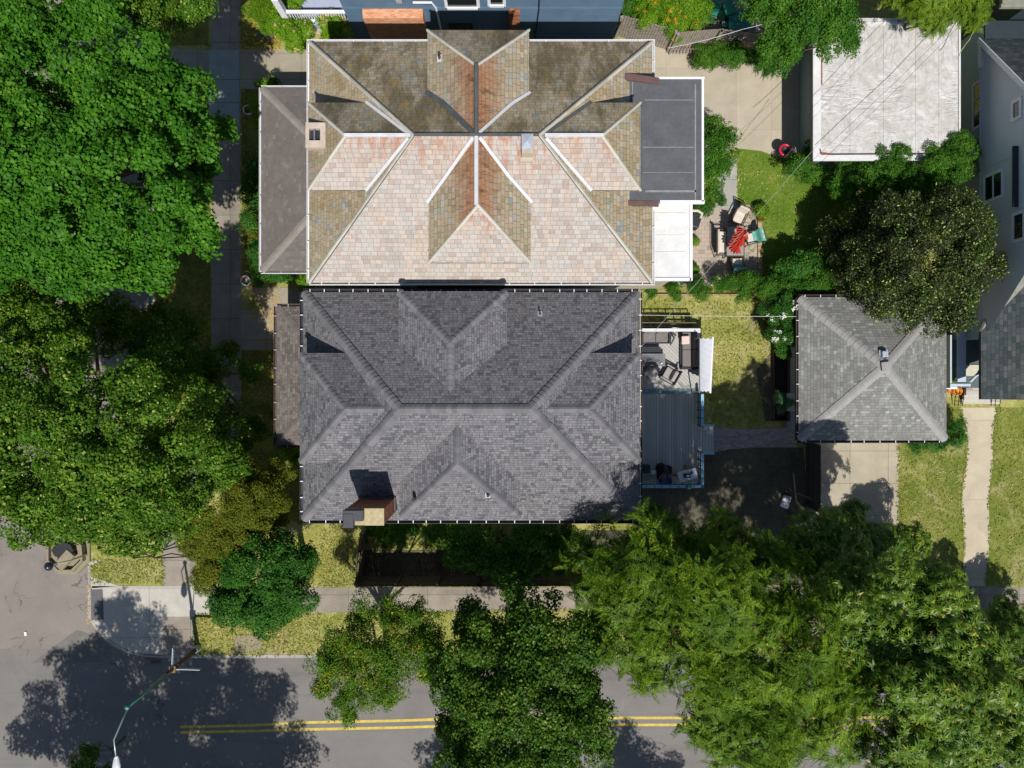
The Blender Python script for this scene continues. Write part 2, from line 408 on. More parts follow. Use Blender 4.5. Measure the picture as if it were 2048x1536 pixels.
def shrub(label, bl, kind, mat, csize, seed=1, name='shrub', group=None, extra=None, cat='shrub', **kw):
    bl = [(b[0], b[1], b[2], b[3], .75) if len(b) == 4 else b for b in bl]
    return tree(name, label, cat, bl, kind, mat, csize, seed=seed, group=group, tr=0, extra=extra, parts=('stem', 'foliage'), **kw)
# ------------------------------------------------------------------ palette
flat('bark', (.11, .085, .06, 1), .9, .3, 6, .5)
WHITE = flat('white_paint', (.72, .73, .76, 1), .5, .06, 4)
WHITEM = flat('white_membrane', (.62, .62, .61, 1), .5, .10, 1.5, .15)
DARKM = flat('dark_metal', (.03, .03, .035, 1), .45, .2, 6)
CONC = slabs('concrete_new', (.44, .41, .36, 1), 3.6, 2.5, .12, 0.4, .35)
SIDEW = slabs('concrete_walk', (.27, .235, .19, 1), 2.0, 1.75, .2, .3, .2, .025)
DRIVE = slabs('concrete_drive', (.36, .32, .255, 1), 2.95, 3.3, .12, 1.0, .5, .03, dirt=(.24, .2, .14, 1))
ASPH = None
def asphalt():
    t = NT('asphalt'); n1 = t.noise(.5, 6, .65, dist=.6); n2 = t.noise(30, 3, .8)
    sp = t.n("SeparateXYZ", {0: t.pos()}).outputs
    c = t.ramp(t.math('ADD', t.math('MULTIPLY', n1, .6), t.math('MULTIPLY', n2, .4)), [(.35, (.15, .14, .13, 1)), (.65, (.205, .191, .177, 1))])
    # wheel track band and long tar seams
    band = t.math('MULTIPLY', t.sm(t.math('ABSOLUTE', t.math('ADD', sp[1], 18.3)), 1.3, .2), .35); c = t.mix(band, c, (.19, .18, .17, 1))
    st = t.sm(t.noise(1.0, 6, .7, vec=t.scalev(.12, 1.8, 1)), .5, .72); c = t.mix(t.math('MULTIPLY', st, .35), c, (.10, .094, .088, 1)); sp2 = t.sm(t.noise(1.4, 5, .75, dist=.8), .6, .72); c = t.mix(t.math('MULTIPLY', sp2, .25), c, (.2, .19, .175, 1))
    vo = t.n("TexVoronoi", {'Vector': t.n("VectorMath", {0: t.pos(), 1: t.n("VectorMath", {0: t.n("TexNoise", {'Vector': t.pos(), 'Scale': 1.3}).outputs['Color'], 1: (.9, .9, 0)}, operation='MULTIPLY').outputs[0]}, operation='ADD').outputs[0], 'Scale': .42}, feature='DISTANCE_TO_EDGE')
    cr = t.math('MULTIPLY', t.math('LESS_THAN', vo.outputs[0], .008), t.sm(t.noise(.3, 3), .55, .66)); c = t.mix(t.math('MULTIPLY', cr, .7), c, (.03, .028, .027, 1))
    return t.fin(c, .9, n2, .35, .012, 0, .3)
ASPH = asphalt()
def asphalt2():
    t = NT('old_asphalt'); n1 = t.noise(.4, 6, .65, dist=.6); n2 = t.noise(26, 3, .8)
    c = t.ramp(t.math('ADD', t.math('MULTIPLY', n1, .65), t.math('MULTIPLY', n2, .35)), [(.34, (.175, .152, .135, 1)), (.66, (.25, .222, .195, 1))])
    wv = t.n("VectorMath", {0: t.n("TexNoise", {'Vector': t.pos(), 'Scale': 1.7, 'Detail': 4.0}).outputs['Color'], 1: (.8, .8, 0)}, operation='MULTIPLY').outputs[0]
    vo = t.n("TexVoronoi", {'Vector': t.n("VectorMath", {0: t.pos(), 1: wv}, operation='ADD').outputs[0], 'Scale': .7}, feature='DISTANCE_TO_EDGE')
    cr = t.math('MULTIPLY', t.math('LESS_THAN', vo.outputs[0], .010), t.sm(t.noise(.35, 3), .5, .6)); c = t.mix(t.math('MULTIPLY', cr, .65), c, (.07, .06, .05, 1))
    return t.fin(c, .92, n2, .35, .012, 0, .25)
ASPH2 = asphalt2()
DRY = [(.10, .15, .025, 1), (.25, .27, .055, 1), (.42, .395, .13, 1), (.60, .52, .27, 1)]
L_DRY = lawn('lawn_dry', DRY, 1.0, bare=(.36, .29, .17, 1), bth=(.54, .70))
L_LEAF = lawn('lawn_leafy', [(.07, .065, .02, 1), (.13, .14, .025, 1), (.24, .22, .04, 1), (.33, .27, .07, 1)], 1.0, leaves=(.55, .38, .1, 1))
L_GREEN = lawn('lawn_green', [(.06, .13, .012, 1), (.095, .185, .018, 1), (.15, .23, .026, 1), (.32, .31, .07, 1)], .8)
L_MID = lawn('lawn_mid', [(.08, .125, .018, 1), (.14, .185, .028, 1), (.25, .265, .06, 1), (.46, .42, .18, 1)], .6, bare=(.36, .33, .14, 1), bth=(.52, .68))
DIRT = lawn('bare_dirt', [(.065, .055, .038, 1), (.10, .088, .062, 1), (.14, .125, .088, 1), (.20, .185, .10, 1)], .7)
# ------------------------------------------------------------------ setting
ZR = -.13
g = MB(); g.sheet([(-120, -120), (120, -120), (120, 120), (-120, 120)], -.16); struct(g, 'ground', DIRT)
g = MB(); g.sheet(PP([(-2600, 1300), (4600, 1300), (4600, 1592), (-2600, 1592)]), ZR + .004); struct(g, 'road', ASPH)
g = MB(); g.sheet(PP([(-10, -3000), (330, -3000), (330, 1000), (400, 1326), (-10, 1326)]), ZR); g.sheet(PP([(-200, 1000), (-10, 1000), (-10, 1326), (-200, 1326)]), ZR); struct(g, 'side_street', ASPH2)
blk = [(303, -2600), (303, 850), (262, 980), (176, 1060), (176, 1236), (184, 1248), (196, 1264), (212, 1281), (232, 1295), (258, 1307), (290, 1314), (326, 1316), (4600, 1310), (4600, -2600)]
# raised block with a concrete kerb round its rim
g = MB(); g.poly(PP(blk), -.15, 0.0); struct(g, 'lawn', L_DRY)
def offs(pts, d):
    o = []
    n = len(pts)
    for i in range(n):
        p = Vector(pts[i]); a = Vector(pts[max(i - 1, 0)]); b = Vector(pts[min(i + 1, n - 1)])
        t = (b - a).normalized(); o.append((p.x - t.y * d, p.y + t.x * d))
    return o
kp = PP(blk[:-1]); kin = offs(kp, .0); kout = offs(kp, .0)
kb = MB(); ko = offs(kp, .16)
ins = ko if ko[1][0] > kp[1][0] else offs(kp, -.16)
for i in range(len(kp) - 1):
    a, b, c, d = kp[i], kp[i + 1], ins[i + 1], ins[i]
    kb.add([(a[0], a[1], -.14), (b[0], b[1], -.14), (b[0], b[1], .012), (a[0], a[1], .012), (c[0], c[1], .012), (d[0], d[1], .012)], [[0, 1, 2, 3], [3, 2, 4, 5]])
struct(kb, 'kerb', slabs('kerb_stone', (.36, .33, .3, 1), 2.4, 2.4, .15, gap=.03))
g = MB(); g.poly(PP([(-2600, 1594), (4600, 1594), (4600, 3200), (-2600, 3200)]), -.15, 0); g.poly(PP([(-2600, -2600), (-12, -2600), (-12, 980), (-210, 980), (-210, 1326), (-2600, 1326)]), -.15, 0); struct(g, 'far_lawn', L_DRY)
# pavements
g = MB(); g.sheet(PP([(418, -2600), (479, -2600), (482, 560), (482, 900), (392, 1010), (389, 1172), (326, 1172), (326, 1000), (424, 880), (424, 560)]), .008)
g.sheet(PP([(438, 1175), (4600, 1172), (4600, 1217), (1160, 1218), (438, 1228)]), .008)
g.sheet(PP([(326, 1233), (389, 1233), (389, 1312), (326, 1314)]), .008); struct(g, 'pavement', SIDEW)
g = MB(); g.sheet(PP([(184, 1172), (326, 1172), (326, 1312), (290, 1310), (258, 1303), (235, 1291), (216, 1277), (200, 1260), (189, 1246), (184, 1236)]), .012)
g.sheet(PP([(178, 1122), (204, 1120), (178, 1133)]), .012); g.sheet(PP([(178, 1154), (184, 1154), (240, 1172), (184, 1176), (178, 1176)]), .012)
g.sheet(PP([(326, 1172), (389, 1172), (389, 1233), (326, 1233)]), .012); g.sheet(PP([(389, 1170), (438, 1172), (438, 1230), (389, 1229)]), .012); struct(g, 'corner_pavement', CONC)
g = MB(); g.poly(PP([(181, 1179), (205, 1178), (208, 1239), (184, 1240)]), .0, .02)
for i in range(12):
    for j in range(24):
        x0, y0 = P(184 + i * 2.0, 1181.5 + j * 2.45)[:2]; g.box(x0 - .012, x0 + .012, y0 - .012, y0 + .012, .02, .026)
struct(g, 'tactile_paving', flat('tactile', (.11, .11, .12, 1), .6, .12, 8))
g = MB()
for a, b in ((101, 158.5), (159.5, 204.5), (206, 252)): g.poly(PP([(417.5, a), (479, a + (1 if a > 102 else 0)), (480, b), (418, b)]), .0, .025)
struct(g, 'bluestone_paving', flat('bluestone', (.27, .31, .29, 1), .65, .12, 2, .1))
g = MB(); g.sheet(PP([(305, 92), (417, 101), (417, 152), (305, 152)]), .01); g.sheet(PP([(480, 99), (616, 97), (616, 180), (480, 178)]), .01)
g.sheet(PP([(494, 574), (566, 574), (600, 574), (600, 612), (555, 614), (553, 700), (535, 640), (520, 606)]), .01); g.sheet(PP([(480, 620), (552, 620), (552, 700), (480, 700)]), .006); struct(g, 'path', slabs('concrete_path', (.31, .275, .21, 1), 1.75, 1.32, .15, .2, .4, .02, dirt=(.32, .24, .07, 1)))
g = MB(); g.sheet(PP([(1290, 84), (1335, 97), (1400, 99), (1500, 110), (1606, 125), (1606, 320), (1562, 316), (1522, 302), (1476, 297), (1440, 310), (1290, 300)]), .01)
struct(g, 'driveway', slabs('concrete_yard', (.4, .35, .27, 1), 1.78, 3.1, .1, 1.1, 2.6, .02, line=.15))
g = MB(); g.sheet(PP([(1622, 866), (1797, 868), (1797, 1320), (1622, 1320)]), .01); struct(g, 'driveway', slabs('concrete_garage', (.36, .315, .235, 1), 1.94, 1.64, .12, -1.6 + 1.94 * 10 - .0, .13 + .0, .025))
g = MB(); g.sheet(PP([(1437, 330), (1440, 306), (1474, 318), (1474, 418), (1432, 419)]), .017); struct(g, 'flagstone_path', slabs('flagstone', (.34, .33, .29, 1), 1.1, 1.32, .15, .4, .2, .02))
g = MB(); g.sheet(PP([(1474, 296), (1522, 302), (1562, 316), (1660, 330), (1720, 400), (1720, 560), (1526, 562), (1526, 430), (1476, 420)]), .006); struct(g, 'green_lawn', L_GREEN)
g = MB(); g.sheet(PP([(1797, 815), (4600, 815), (4600, 1171), (1797, 1171)]), .006); struct(g, 'front_lawn', L_MID)
g = MB(); g.sheet(PP([(1382, 895), (1606, 895), (1622, 1060), (1500, 1120), (1300, 1120), (1283, 980)]), .004); g.sheet(PP([(1512, 742), (1545, 700), (1606, 600), (1606, 842), (1530, 842)]), .004)
g.sheet(PP([(720, 1100), (1160, 1100), (1160, 1172), (712, 1172)]), .004); g.sheet(PP([(1290, 1121), (1620, 1121), (1622, 1171), (1165, 1171), (1165, 1060), (1289, 1060)]), .0045); struct(g, 'bare_soil', DIRT)
g = MB(); g.sheet(PP([(480, -100), (590, -100), (560, 98), (480, 98)]), .004); g.sheet(PP([(482, 178), (525, 178), (525, 574), (486, 574)]), .004); g.sheet(PP([(305, -200), (417, -200), (417, 91), (305, 91)]), .004); g.sheet(PP([(305, 153), (417, 153), (423, 800), (305, 800)]), .004)
g.sheet(PP([(483, 700), (560, 700), (604, 900), (604, 1050), (486, 1000)]), .004); struct(g, 'leafy_lawn', L_LEAF)
g = MB()
wl = [(1918, 815), (1926, 840), (1932, 880), (1934, 925), (1926, 960), (1923, 1010), (1927, 1060), (1928, 1110), (1922, 1172)]
wr = [(1994, 815), (1988, 845), (1985, 880), (1986, 925), (1980, 970), (1977, 1010), (1979, 1060), (1977, 1110), (1970, 1172)]
g.sheet(PP(wl + wr[::-1]), .012); struct(g, 'path', slabs('concrete_curvy', (.46, .40, .29, 1), 9.0, 4.03, .12, 0, 1.85, .02, line=.25))
g = MB(); wu = [(1424, 853), (1460, 857), (1500, 858), (1540, 857), (1592, 856)]; wd2 = [(1592, 895), (1540, 894), (1500, 895), (1460, 899), (1424, 905)]
g.sheet(PP(wu + wd2), .012)
BR = [(0, (.24, .205, .195, 1)), (.5, (.30, .26, .245, 1)), (1, (.37, .32, .30, 1))]
struct(g, 'brick_path', tiles('path_brick', .22, .11, BR, .008, (.05, .045, .04, 1), irr=0, bstr=.3, offset=.5))
g = MB(); g.sheet(PP([(1380, 410), (1514, 410), (1514, 572), (1345, 572), (1345, 540), (1380, 540)]), .012)
PV = [(0, (.25, .22, .185, 1)), (.4, (.37, .32, .26, 1)), (.75, (.43, .33, .27, 1)), (1, (.36, .34, .29, 1))]
struct(g, 'patio_paving', tiles('patio_paver', .3, .2, PV, .014, (.2, .15, .09, 1), irr=0, bstr=.3, offset=.5))
g = MB()
for v0 in range(432, 560, 12): g.obox(P(1519, v0 + 6, .06), .2, .28, .14, 0, bev=.02)
struct(g, 'brick_edging', flat('edging', (.4, .29, .17, 1), .8, .15, 5))
# road markings
YEL = flat('yellow_marking', (.5, .38, .06, 1), .7, .2, 6)
for dy in (0, 14):
    g = MB(); pts = [(358, 1456 + dy * .8), (500, 1453 + dy * .8), (620, 1447 + dy), (800, 1443.5 + dy), (900, 1440 + dy), (1100, 1438 + dy), (4600, 1437 + dy)]
    w = 2.7
    for i in range(len(pts) - 1):
        (a, b), (c, d) = pts[i], pts[i + 1]; g.sheet(PP([(a, b - w), (c, d - w), (c, d + w), (a, b + w)]), ZR + .010)
    struct(g, 'road_marking', YEL)
g = MB(); g.sheet(PP([(150, 1262), (195, 1276), (222, 1300), (218, 1326), (60, 1328)]), ZR + .006); struct(g, 'road_patch', flat('patch', (.15, .14, .125, 1), .9, .15, 3, .2))

# ------------------------------------------------------------------ roof builders
def hiproof(mb, x0, x1, y0, y1, ze, a, b, zr, axis='x', mats=(0, 0, 0, 0), fascia=.18):
    """a,b: the two ridge ends (x,y); faces in order N,S,E,W"""
    A, B, C, D = (x0, y0, ze), (x1, y0, ze), (x1, y1, ze), (x0, y1, ze); p, q = (*a, zr), (*b, zr)
    if axis == 'x': N, S, E, W = [C, D, p, q], [A, B, q, p], [B, C, q], [D, A, p]
    for m, f in zip(mats, (N, S, E, W)): mb.m = m; mb.quad(*f)
    mb.m = 0; z = ze - fascia
    for s, t in ((A, B), (B, C), (C, D), (D, A)): mb.quad((s[0], s[1], z), (t[0], t[1], z), t, s)
    mb.quad((x0, y0, z), (x0, y1, z), (x1, y1, z), (x1, y0, z))
def dormer_geo(direction, lat0, lat1, front, apex, back, ze, zr):
    c = (lat0 + lat1) / 2
    def W(s, t, z): return (t, s, z) if direction in 'NS' else (s, t, z)
    return dict(FL=W(front, lat0, ze), FR=W(front, lat1, ze), A=W(apex, c, zr), BL=W(back, lat0, ze), BR=W(back, lat1, ze), BA=W(back, c, zr))
def dormer(roof, wall, G, mats=(0, 0), ins=.3, zb=6.8):
    roof.m = mats[0]; roof.quad(G['FL'], G['FR'], G['A']); roof.m = mats[1]
    roof.quad(G['BL'], G['FL'], G['A'], G['BA']); roof.quad(G['FR'], G['BR'], G['BA'], G['A']); roof.m = 0
    dn = lambda p: (p[0], p[1], p[2] - .14)
    for a, b in (('FL', 'FR'), ('FR', 'BR'), ('BL', 'FL')): roof.quad(dn(G[a]), dn(G[b]), G[b], G[a])
    roof.quad(dn(G['FL']), dn(G['FR']), dn(G['BR']), dn(G['BL']))
    xs = [G[k][0] for k in ('FL', 'FR', 'BL', 'BR')]; ys = [G[k][1] for k in ('FL', 'FR', 'BL', 'BR')]
    wall.box(min(xs) + ins, max(xs) - ins, min(ys) + ins, max(ys) - ins, zb, G['FL'][2] - .14)
def capline(mb, p0, p1, w, drop, L=.16, th=.025, jit=0.0, seed=0):
    """overlapping bent ridge shingles from p0 (low end) to p1 (high end)"""
    rd = random.Random(seed); p0 = Vector(p0); p1 = Vector(p1); p0 = p0 + (p1 - p0).normalized() * (w * .28); d = p1 - p0; n = max(1, int(d.length / L)); d.normalize()
    s = d.cross(Vector((0, 0, 1))).normalized(); up = s.cross(d)
    for i in range(n):
        t0 = i * (p1 - p0).length / n; a = p0 + d * (t0 - .02); b = p0 + d * (t0 + (p1 - p0).length / n + .03)
        lo = th * 1.4 + rd.uniform(0, jit); hi = th * .3
        v = []
        for q, h, bow in ((a, lo, .06), (b, hi, 0)):
            v += [q - s * w / 2 + Vector((0, 0, -drop)) + up * h, q - s * w * .22 + Vector((0, 0, -drop * .3)) + up * (h + .01) - d * bow * .7, q + up * (h + .015) - d * bow, q + s * w * .22 + Vector((0, 0, -drop * .3)) + up * (h + .01) - d * bow * .7, q + s * w / 2 + Vector((0, 0, -drop)) + up * h]
        dnv = [p - Vector((0, 0, th)) for p in v[:5]]
        mb.add(v + dnv, [[0, 1, 6, 5], [1, 2, 7, 6], [2, 3, 8, 7], [3, 4, 9, 8], [10, 11, 1, 0], [11, 12, 2, 1], [12, 13, 3, 2], [13, 14, 4, 3]])
def gutters(root, sides, z, mat, strapm=None, step=.62, w=.11, straps=True, seed=0, vis='gutter'):
    """sides: (p0, p1, outward) in metres"""
    rd = random.Random(seed); sm = None
    for (a, b, o) in sides:
        g = MB(); a = Vector((*a, 0)); b = Vector((*b, 0)); o = Vector((*o, 0)); oz = Vector((0, 0, z))
        g.beam(a + o * w / 2 + oz - Vector((0, 0, .12)), b + o * w / 2 + oz - Vector((0, 0, .12)), w - .004, .015)
        g.beam(a + o * (w + .008) + oz - Vector((0, 0, .06)), b + o * (w + .008) + oz - Vector((0, 0, .06)), .022, .13)
        g.build(vis, mat, root)
        if straps and strapm:
            d = (b - a); n = int(d.length / step); d.normalize()
            for i in range(n):
                p = a + d * ((i + .5) * (b - a).length / n + rd.uniform(-.05, .05)) + o * w / 2 + oz + Vector((0, 0, .004))
                if sm is None:
                    q = MB(); q.obox((0, 0, 0), w * 1.0, .032, .010); so = q.build('gutter_strap', strapm, None); sm = so.data; sbase = BASE[so.name]
                    bpy.data.objects.remove(so)
                so = bpy.data.objects.new('gutter_strap', sm); COL.objects.link(so); so.parent = root
                so.location = p - BASE[root.name]; so.rotation_euler = (0, 0, math.atan2(o.y, o.x))
def strip(mb, pts, w, th=.03, up=(0, 0, 1)):
    for i in range(len(pts) - 1): mb.beam(pts[i], pts[i + 1], w, th, up)
def vent_pipe(root, p, mat_base, mat_pipe, h=.35, name='vent_pipe', r=.05, tilt=(0, 0, 1)):
    b = MB(); t = Vector(tilt); sl = Vector((1, 0, 0)).cross(t).normalized(); b.beam(Vector(p) + t * .02 - sl * .13, Vector(p) + t * .02 + sl * .13, .2, .012, tilt)
    bo = b.build(name, mat_base, root)
    q = MB(); q.tube([Vector(p), Vector(p) + Vector((0, 0, h))], r, 10); q.tube([Vector(p) + Vector((0, 0, h)), Vector(p) + Vector((0, 0, h + .01))], r * .7, 10); q.build('pipe', mat_pipe, bo)
def winS(root, x0, x1, z0, z1, y, frame=WHITE, bars=1, glass=None, fw=.1):
    """window on a wall that faces south at y"""
    g = MB(); yo = y - .05
    g.box(x0 - fw, x0, yo, y + .02, z0 - fw, z1 + fw); g.box(x1, x1 + fw, yo, y + .02, z0 - fw, z1 + fw); g.box(x0, x1, yo, y + .02, z1, z1 + fw); g.box(x0 - fw * .3, x1 + fw * .3, yo - .05, y + .02, z0 - fw, z0)
    for i in range(bars): zz = z0 + (z1 - z0) * (i + 1) / (bars + 1); g.box(x0, x1, yo + .012, y + .01, zz - .03, zz + .03)
    w = g.build('window', frame, root); p = MB(); p.box(x0, x1, y - .02, y - .012, z0, z1); p.build('pane', glass or MATS['glass'], w)
def winX(root, y0, y1, z0, z1, x, sgn=-1, frame=WHITE, bars=1, fw=.1, vert=False):
    g = MB(); a, b = sorted((x + sgn * .05, x - sgn * .02))
    g.box(a, b, y0 - fw, y0, z0 - fw, z1 + fw); g.box(a, b, y1, y1 + fw, z0 - fw, z1 + fw); g.box(a, b, y0, y1, z1, z1 + fw); g.box(a, b, y0, y1, z0 - fw, z0)
    for i in range(bars):
        if vert: yy = y0 + (y1 - y0) * (i + 1) / (bars + 1); g.box(a, b, yy - .03, yy + .03, z0, z1)
        else: zz = z0 + (z1 - z0) * (i + 1) / (bars + 1); g.box(a, b, y0, y1, zz - .03, zz + .03)
    w = g.build('window', frame, root); p = MB(); a, b = sorted((x + sgn * .02, x + sgn * .012)); p.box(a, b, y0, y1, z0, z1); p.build('pane', MATS['glass'], w)
def mglass():
    t = NT('glass'); MATS['glass'] = t.fin((.012, .016, .02, 1), .08, spec=.8)
mglass()
flat('steel', (.45, .46, .48, 1), .35, .1, 5, metal=.8); flat('rubber', (.015, .015, .016, 1), .6)

def capmat(name, a, b):
    t = NT(name); r = t.n("NewGeometry").outputs['Random Per Island']; n = t.noise(24, 3, .7)
    MATS[name] = t.fin(t.ramp(t.math('ADD', t.math('MULTIPLY', r, .7), t.math('MULTIPLY', n, .3)), [(.15, a), (.85, b)]), .85, n, .3, .01, 0, .3); return t.m
# ------------------------------------------------------------------ slate roofed house
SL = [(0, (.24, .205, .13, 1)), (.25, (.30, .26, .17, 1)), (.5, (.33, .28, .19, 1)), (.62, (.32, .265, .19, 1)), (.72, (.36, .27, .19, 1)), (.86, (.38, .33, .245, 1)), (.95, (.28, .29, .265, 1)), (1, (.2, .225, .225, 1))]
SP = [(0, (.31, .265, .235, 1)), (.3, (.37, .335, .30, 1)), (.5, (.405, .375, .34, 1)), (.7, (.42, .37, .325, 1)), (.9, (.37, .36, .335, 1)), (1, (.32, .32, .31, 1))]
def st_moss(t, c):
    s = t.n("SeparateXYZ", {0: t.pos()}).outputs; v = t.scalev(1, .35, .35)
    m = t.sm(t.noise(1.0, 5, .7, vec=v), .40, .60); c = t.mix(t.math('MULTIPLY', m, .78), c, (.105, .078, .036, 1))
    m2 = t.sm(t.noise(1.6, 4, .6), .56, .7); return t.mix(t.math('MULTIPLY', m2, .55), c, (.30, .20, .05, 1))
def st_rust(t, c):
    s = t.n("SeparateXYZ", {0: t.pos()}).outputs; d = t.math('ABSOLUTE', t.math('SUBTRACT', s[0], -1.3))
    near = t.sm(t.math('ADD', d, t.math('MULTIPLY', t.noise(2.2, 5, .7), 1.6)), 2.1, .8)
    c = t.mix(t.math('MULTIPLY', near, .85), c, (.30, .125, .055, 1))
    m = t.sm(t.noise(3.0, 5, .7, vec=t.scalev(.5, 1.6, 1)), .5, .66); return t.mix(t.math('MULTIPLY', t.math('MULTIPLY', m, near), .8), c, (.08, .045, .025, 1))
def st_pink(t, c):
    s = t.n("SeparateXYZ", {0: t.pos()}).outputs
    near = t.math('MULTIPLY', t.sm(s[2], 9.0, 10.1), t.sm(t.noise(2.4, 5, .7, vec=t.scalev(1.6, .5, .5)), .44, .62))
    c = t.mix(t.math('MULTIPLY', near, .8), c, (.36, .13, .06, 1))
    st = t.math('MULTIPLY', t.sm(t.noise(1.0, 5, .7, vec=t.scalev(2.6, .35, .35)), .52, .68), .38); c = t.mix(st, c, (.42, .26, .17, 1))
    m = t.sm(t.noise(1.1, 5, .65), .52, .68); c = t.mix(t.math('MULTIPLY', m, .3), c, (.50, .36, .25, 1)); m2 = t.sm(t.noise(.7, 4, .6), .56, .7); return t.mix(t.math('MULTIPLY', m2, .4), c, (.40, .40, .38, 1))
def st_side(t, c):
    m = t.sm(t.noise(.9, 5, .7), .46, .66); return t.mix(t.math('MULTIPLY', m, .5), c, (.26, .165, .055, 1))
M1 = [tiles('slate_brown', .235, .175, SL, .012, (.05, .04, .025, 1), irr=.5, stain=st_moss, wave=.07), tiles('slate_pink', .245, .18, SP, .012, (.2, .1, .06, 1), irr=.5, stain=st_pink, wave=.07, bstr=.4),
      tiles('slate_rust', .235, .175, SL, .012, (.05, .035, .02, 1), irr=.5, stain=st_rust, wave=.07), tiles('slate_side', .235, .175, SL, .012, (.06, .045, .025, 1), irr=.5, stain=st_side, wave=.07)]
h1 = thing('slate_roofed_house', 'large house under a mottled tan and pink slate hip roof with four dormers', 'house', (-1.3, 9.07, 0))
X0, X1, Y0, Y1, ZE, ZRG = -8.29, 5.74, 4.14, 13.98, 7.0, 10.15
w = MB(); w.box(X0 + .45, X1 - .45, Y0 + .45, Y1 - .45, 0, 6.85); w.box(5.3, 7.3, 7.55, 12.0, 0, 7.45); w.build('wall', flat('cream_siding', (.42, .38, .28, 1), .7, .08, 2), h1)
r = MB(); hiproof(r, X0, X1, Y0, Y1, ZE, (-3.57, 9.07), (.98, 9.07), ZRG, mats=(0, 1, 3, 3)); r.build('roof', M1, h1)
DG = {'N': dormer_geo('N', -3.24, .65, 13.56, 11.61, 9.0, 8.8, ZRG - .01), 'S': dormer_geo('S', -3.2, .72, 4.65, 6.52, 9.1, 8.8, ZRG - .01),
      'W': dormer_geo('W', 7.43, 10.78, -7.81, -6.11, -3.4, 8.8, 10.0), 'E': dormer_geo('E', 7.43, 10.78, 4.92, 3.31, .8, 8.8, 10.0)}
for k, G in DG.items():
    rr, ww = MB(), MB()
    if k in 'NS': dormer(rr, ww, G, (0 if k == 'N' else 1, 2), zb=6.9)
    else:
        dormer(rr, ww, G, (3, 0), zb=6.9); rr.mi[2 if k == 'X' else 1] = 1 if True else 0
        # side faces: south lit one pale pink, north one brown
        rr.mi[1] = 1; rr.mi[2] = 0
    d = rr.build('dormer_roof', M1, h1); ww.build('dormer_wall', MATS['cream_siding'], d)
# hips
HS = capmat('hip_flashing', (.34, .32, .26, 1), (.48, .46, .39, 1)); LEAD = flat('lead', (.08, .085, .085, 1), .6, .2, 3); ALU = flat('valley_paint', (.56, .56, .58, 1), .45, .08, 3)
for a, b in (((X0, Y0), (-3.57, 9.07)), ((X0, Y1), (-3.57, 9.07)), ((X1, Y0), (.98, 9.07)), ((X1, Y1), (.98, 9.07))): hp = MB(); capline(hp, (*a, ZE), (*b, ZRG), .16, .03, .5, .016); hf = hp.build('hip_flashing', HS, h1); hp = MB(); sg = 1 if a[0] < 0 else -1; hp.beam((a[0] + sg * .12, a[1], ZE + .05), (b[0] + sg * .06, b[1], ZRG + .03), .035, .02); hp.build('lead_joint', LEAD, hf)
for G in DG.values():
    for k in ('FL', 'FR'): hp = MB(); capline(hp, G[k], G['A'], .12, .025, .5, .016); hp.build('hip_flashing', HS, h1)
rg = MB(); rg.beam((-3.57, 9.07, ZRG + .03), (.98, 9.07, ZRG + .03), .1, .05); rg.tube([(-1.3, 11.61, ZRG + .05), (-1.3, 9.1, ZRG + .05)], .09, 8); rg.build('ridge_cap', LEAD, h1)
rg = MB(); rg.tube([(-1.3, 6.52, ZRG + .04), (-1.3, 9.0, ZRG + .04)], .085, 8); rg.build('ridge_cap', ALU, h1)
rg = MB(); rg.beam((-6.15, 9.105, 10.03), (-3.6, 9.105, 10.03), .13, .05); rg.build('ridge_cap', ALU, h1); rg = MB(); rg.beam((3.35, 9.105, 10.03), (1.2, 9.105, 10.03), .13, .05); rg.build('ridge_cap', ALU, h1)
U = .03; S4 = (ZRG - ZE) / (Y1 - 9.07)
ym = Y0 + 1.8 / S4; yn = Y1 - 1.8 / S4
def valley(pts, w, m): q = MB(); strip(q, pts, w); q.build('valley_flashing', m, h1)
for sx, xl in ((-1, -3.2), (1, .72)): valley([(-1.3 + sx * .12, 8.98, ZRG - .0), (-1.3 + sx * 1.16, 7.80, 9.44), (xl + sx * .05, ym, 8.8 + U)], .12, ALU)
valley([(-1.3 + .12, 9.16, ZRG), (.0, yn - .62, 9.3), (.70, yn, 8.83)], .11, ALU)
valley([(-1.3 - .12, 9.16, ZRG), (-2.55, yn - .62, 9.3), (-3.28, yn, 8.83)], .2, LEAD)
SW = (ZRG - ZE) / 4.72
for sx, xr, X_ in ((1, X0, -3.8), (-1, X1, 1.25)):
    xm = xr + sx * 1.8 / SW; xt = xr + sx * 3.0 / SW
    valley([(xt, 9.0, 10.03), (xm, 7.4, 8.84)], .12, ALU)
    valley([(xt, 9.15, 10.03), (xm, 10.8, 8.84)], .11, ALU if sx > 0 else LEAD)
gutters(h1, [((X0, Y0), (X1 + .1, Y0), (0, -1)), ((X0 - .1, Y1), (-3.3, Y1), (0, 1)), ((.7, Y1), (X1 + .1, Y1), (0, 1)), ((X0, Y0), (X0, Y1), (-1, 0)), ((X1, Y0), (X1, 7.1), (1, 0)), ((X1, 12.4), (X1, Y1), (1, 0))], ZE, WHITE, WHITE, 1.05, .075, True, 3)
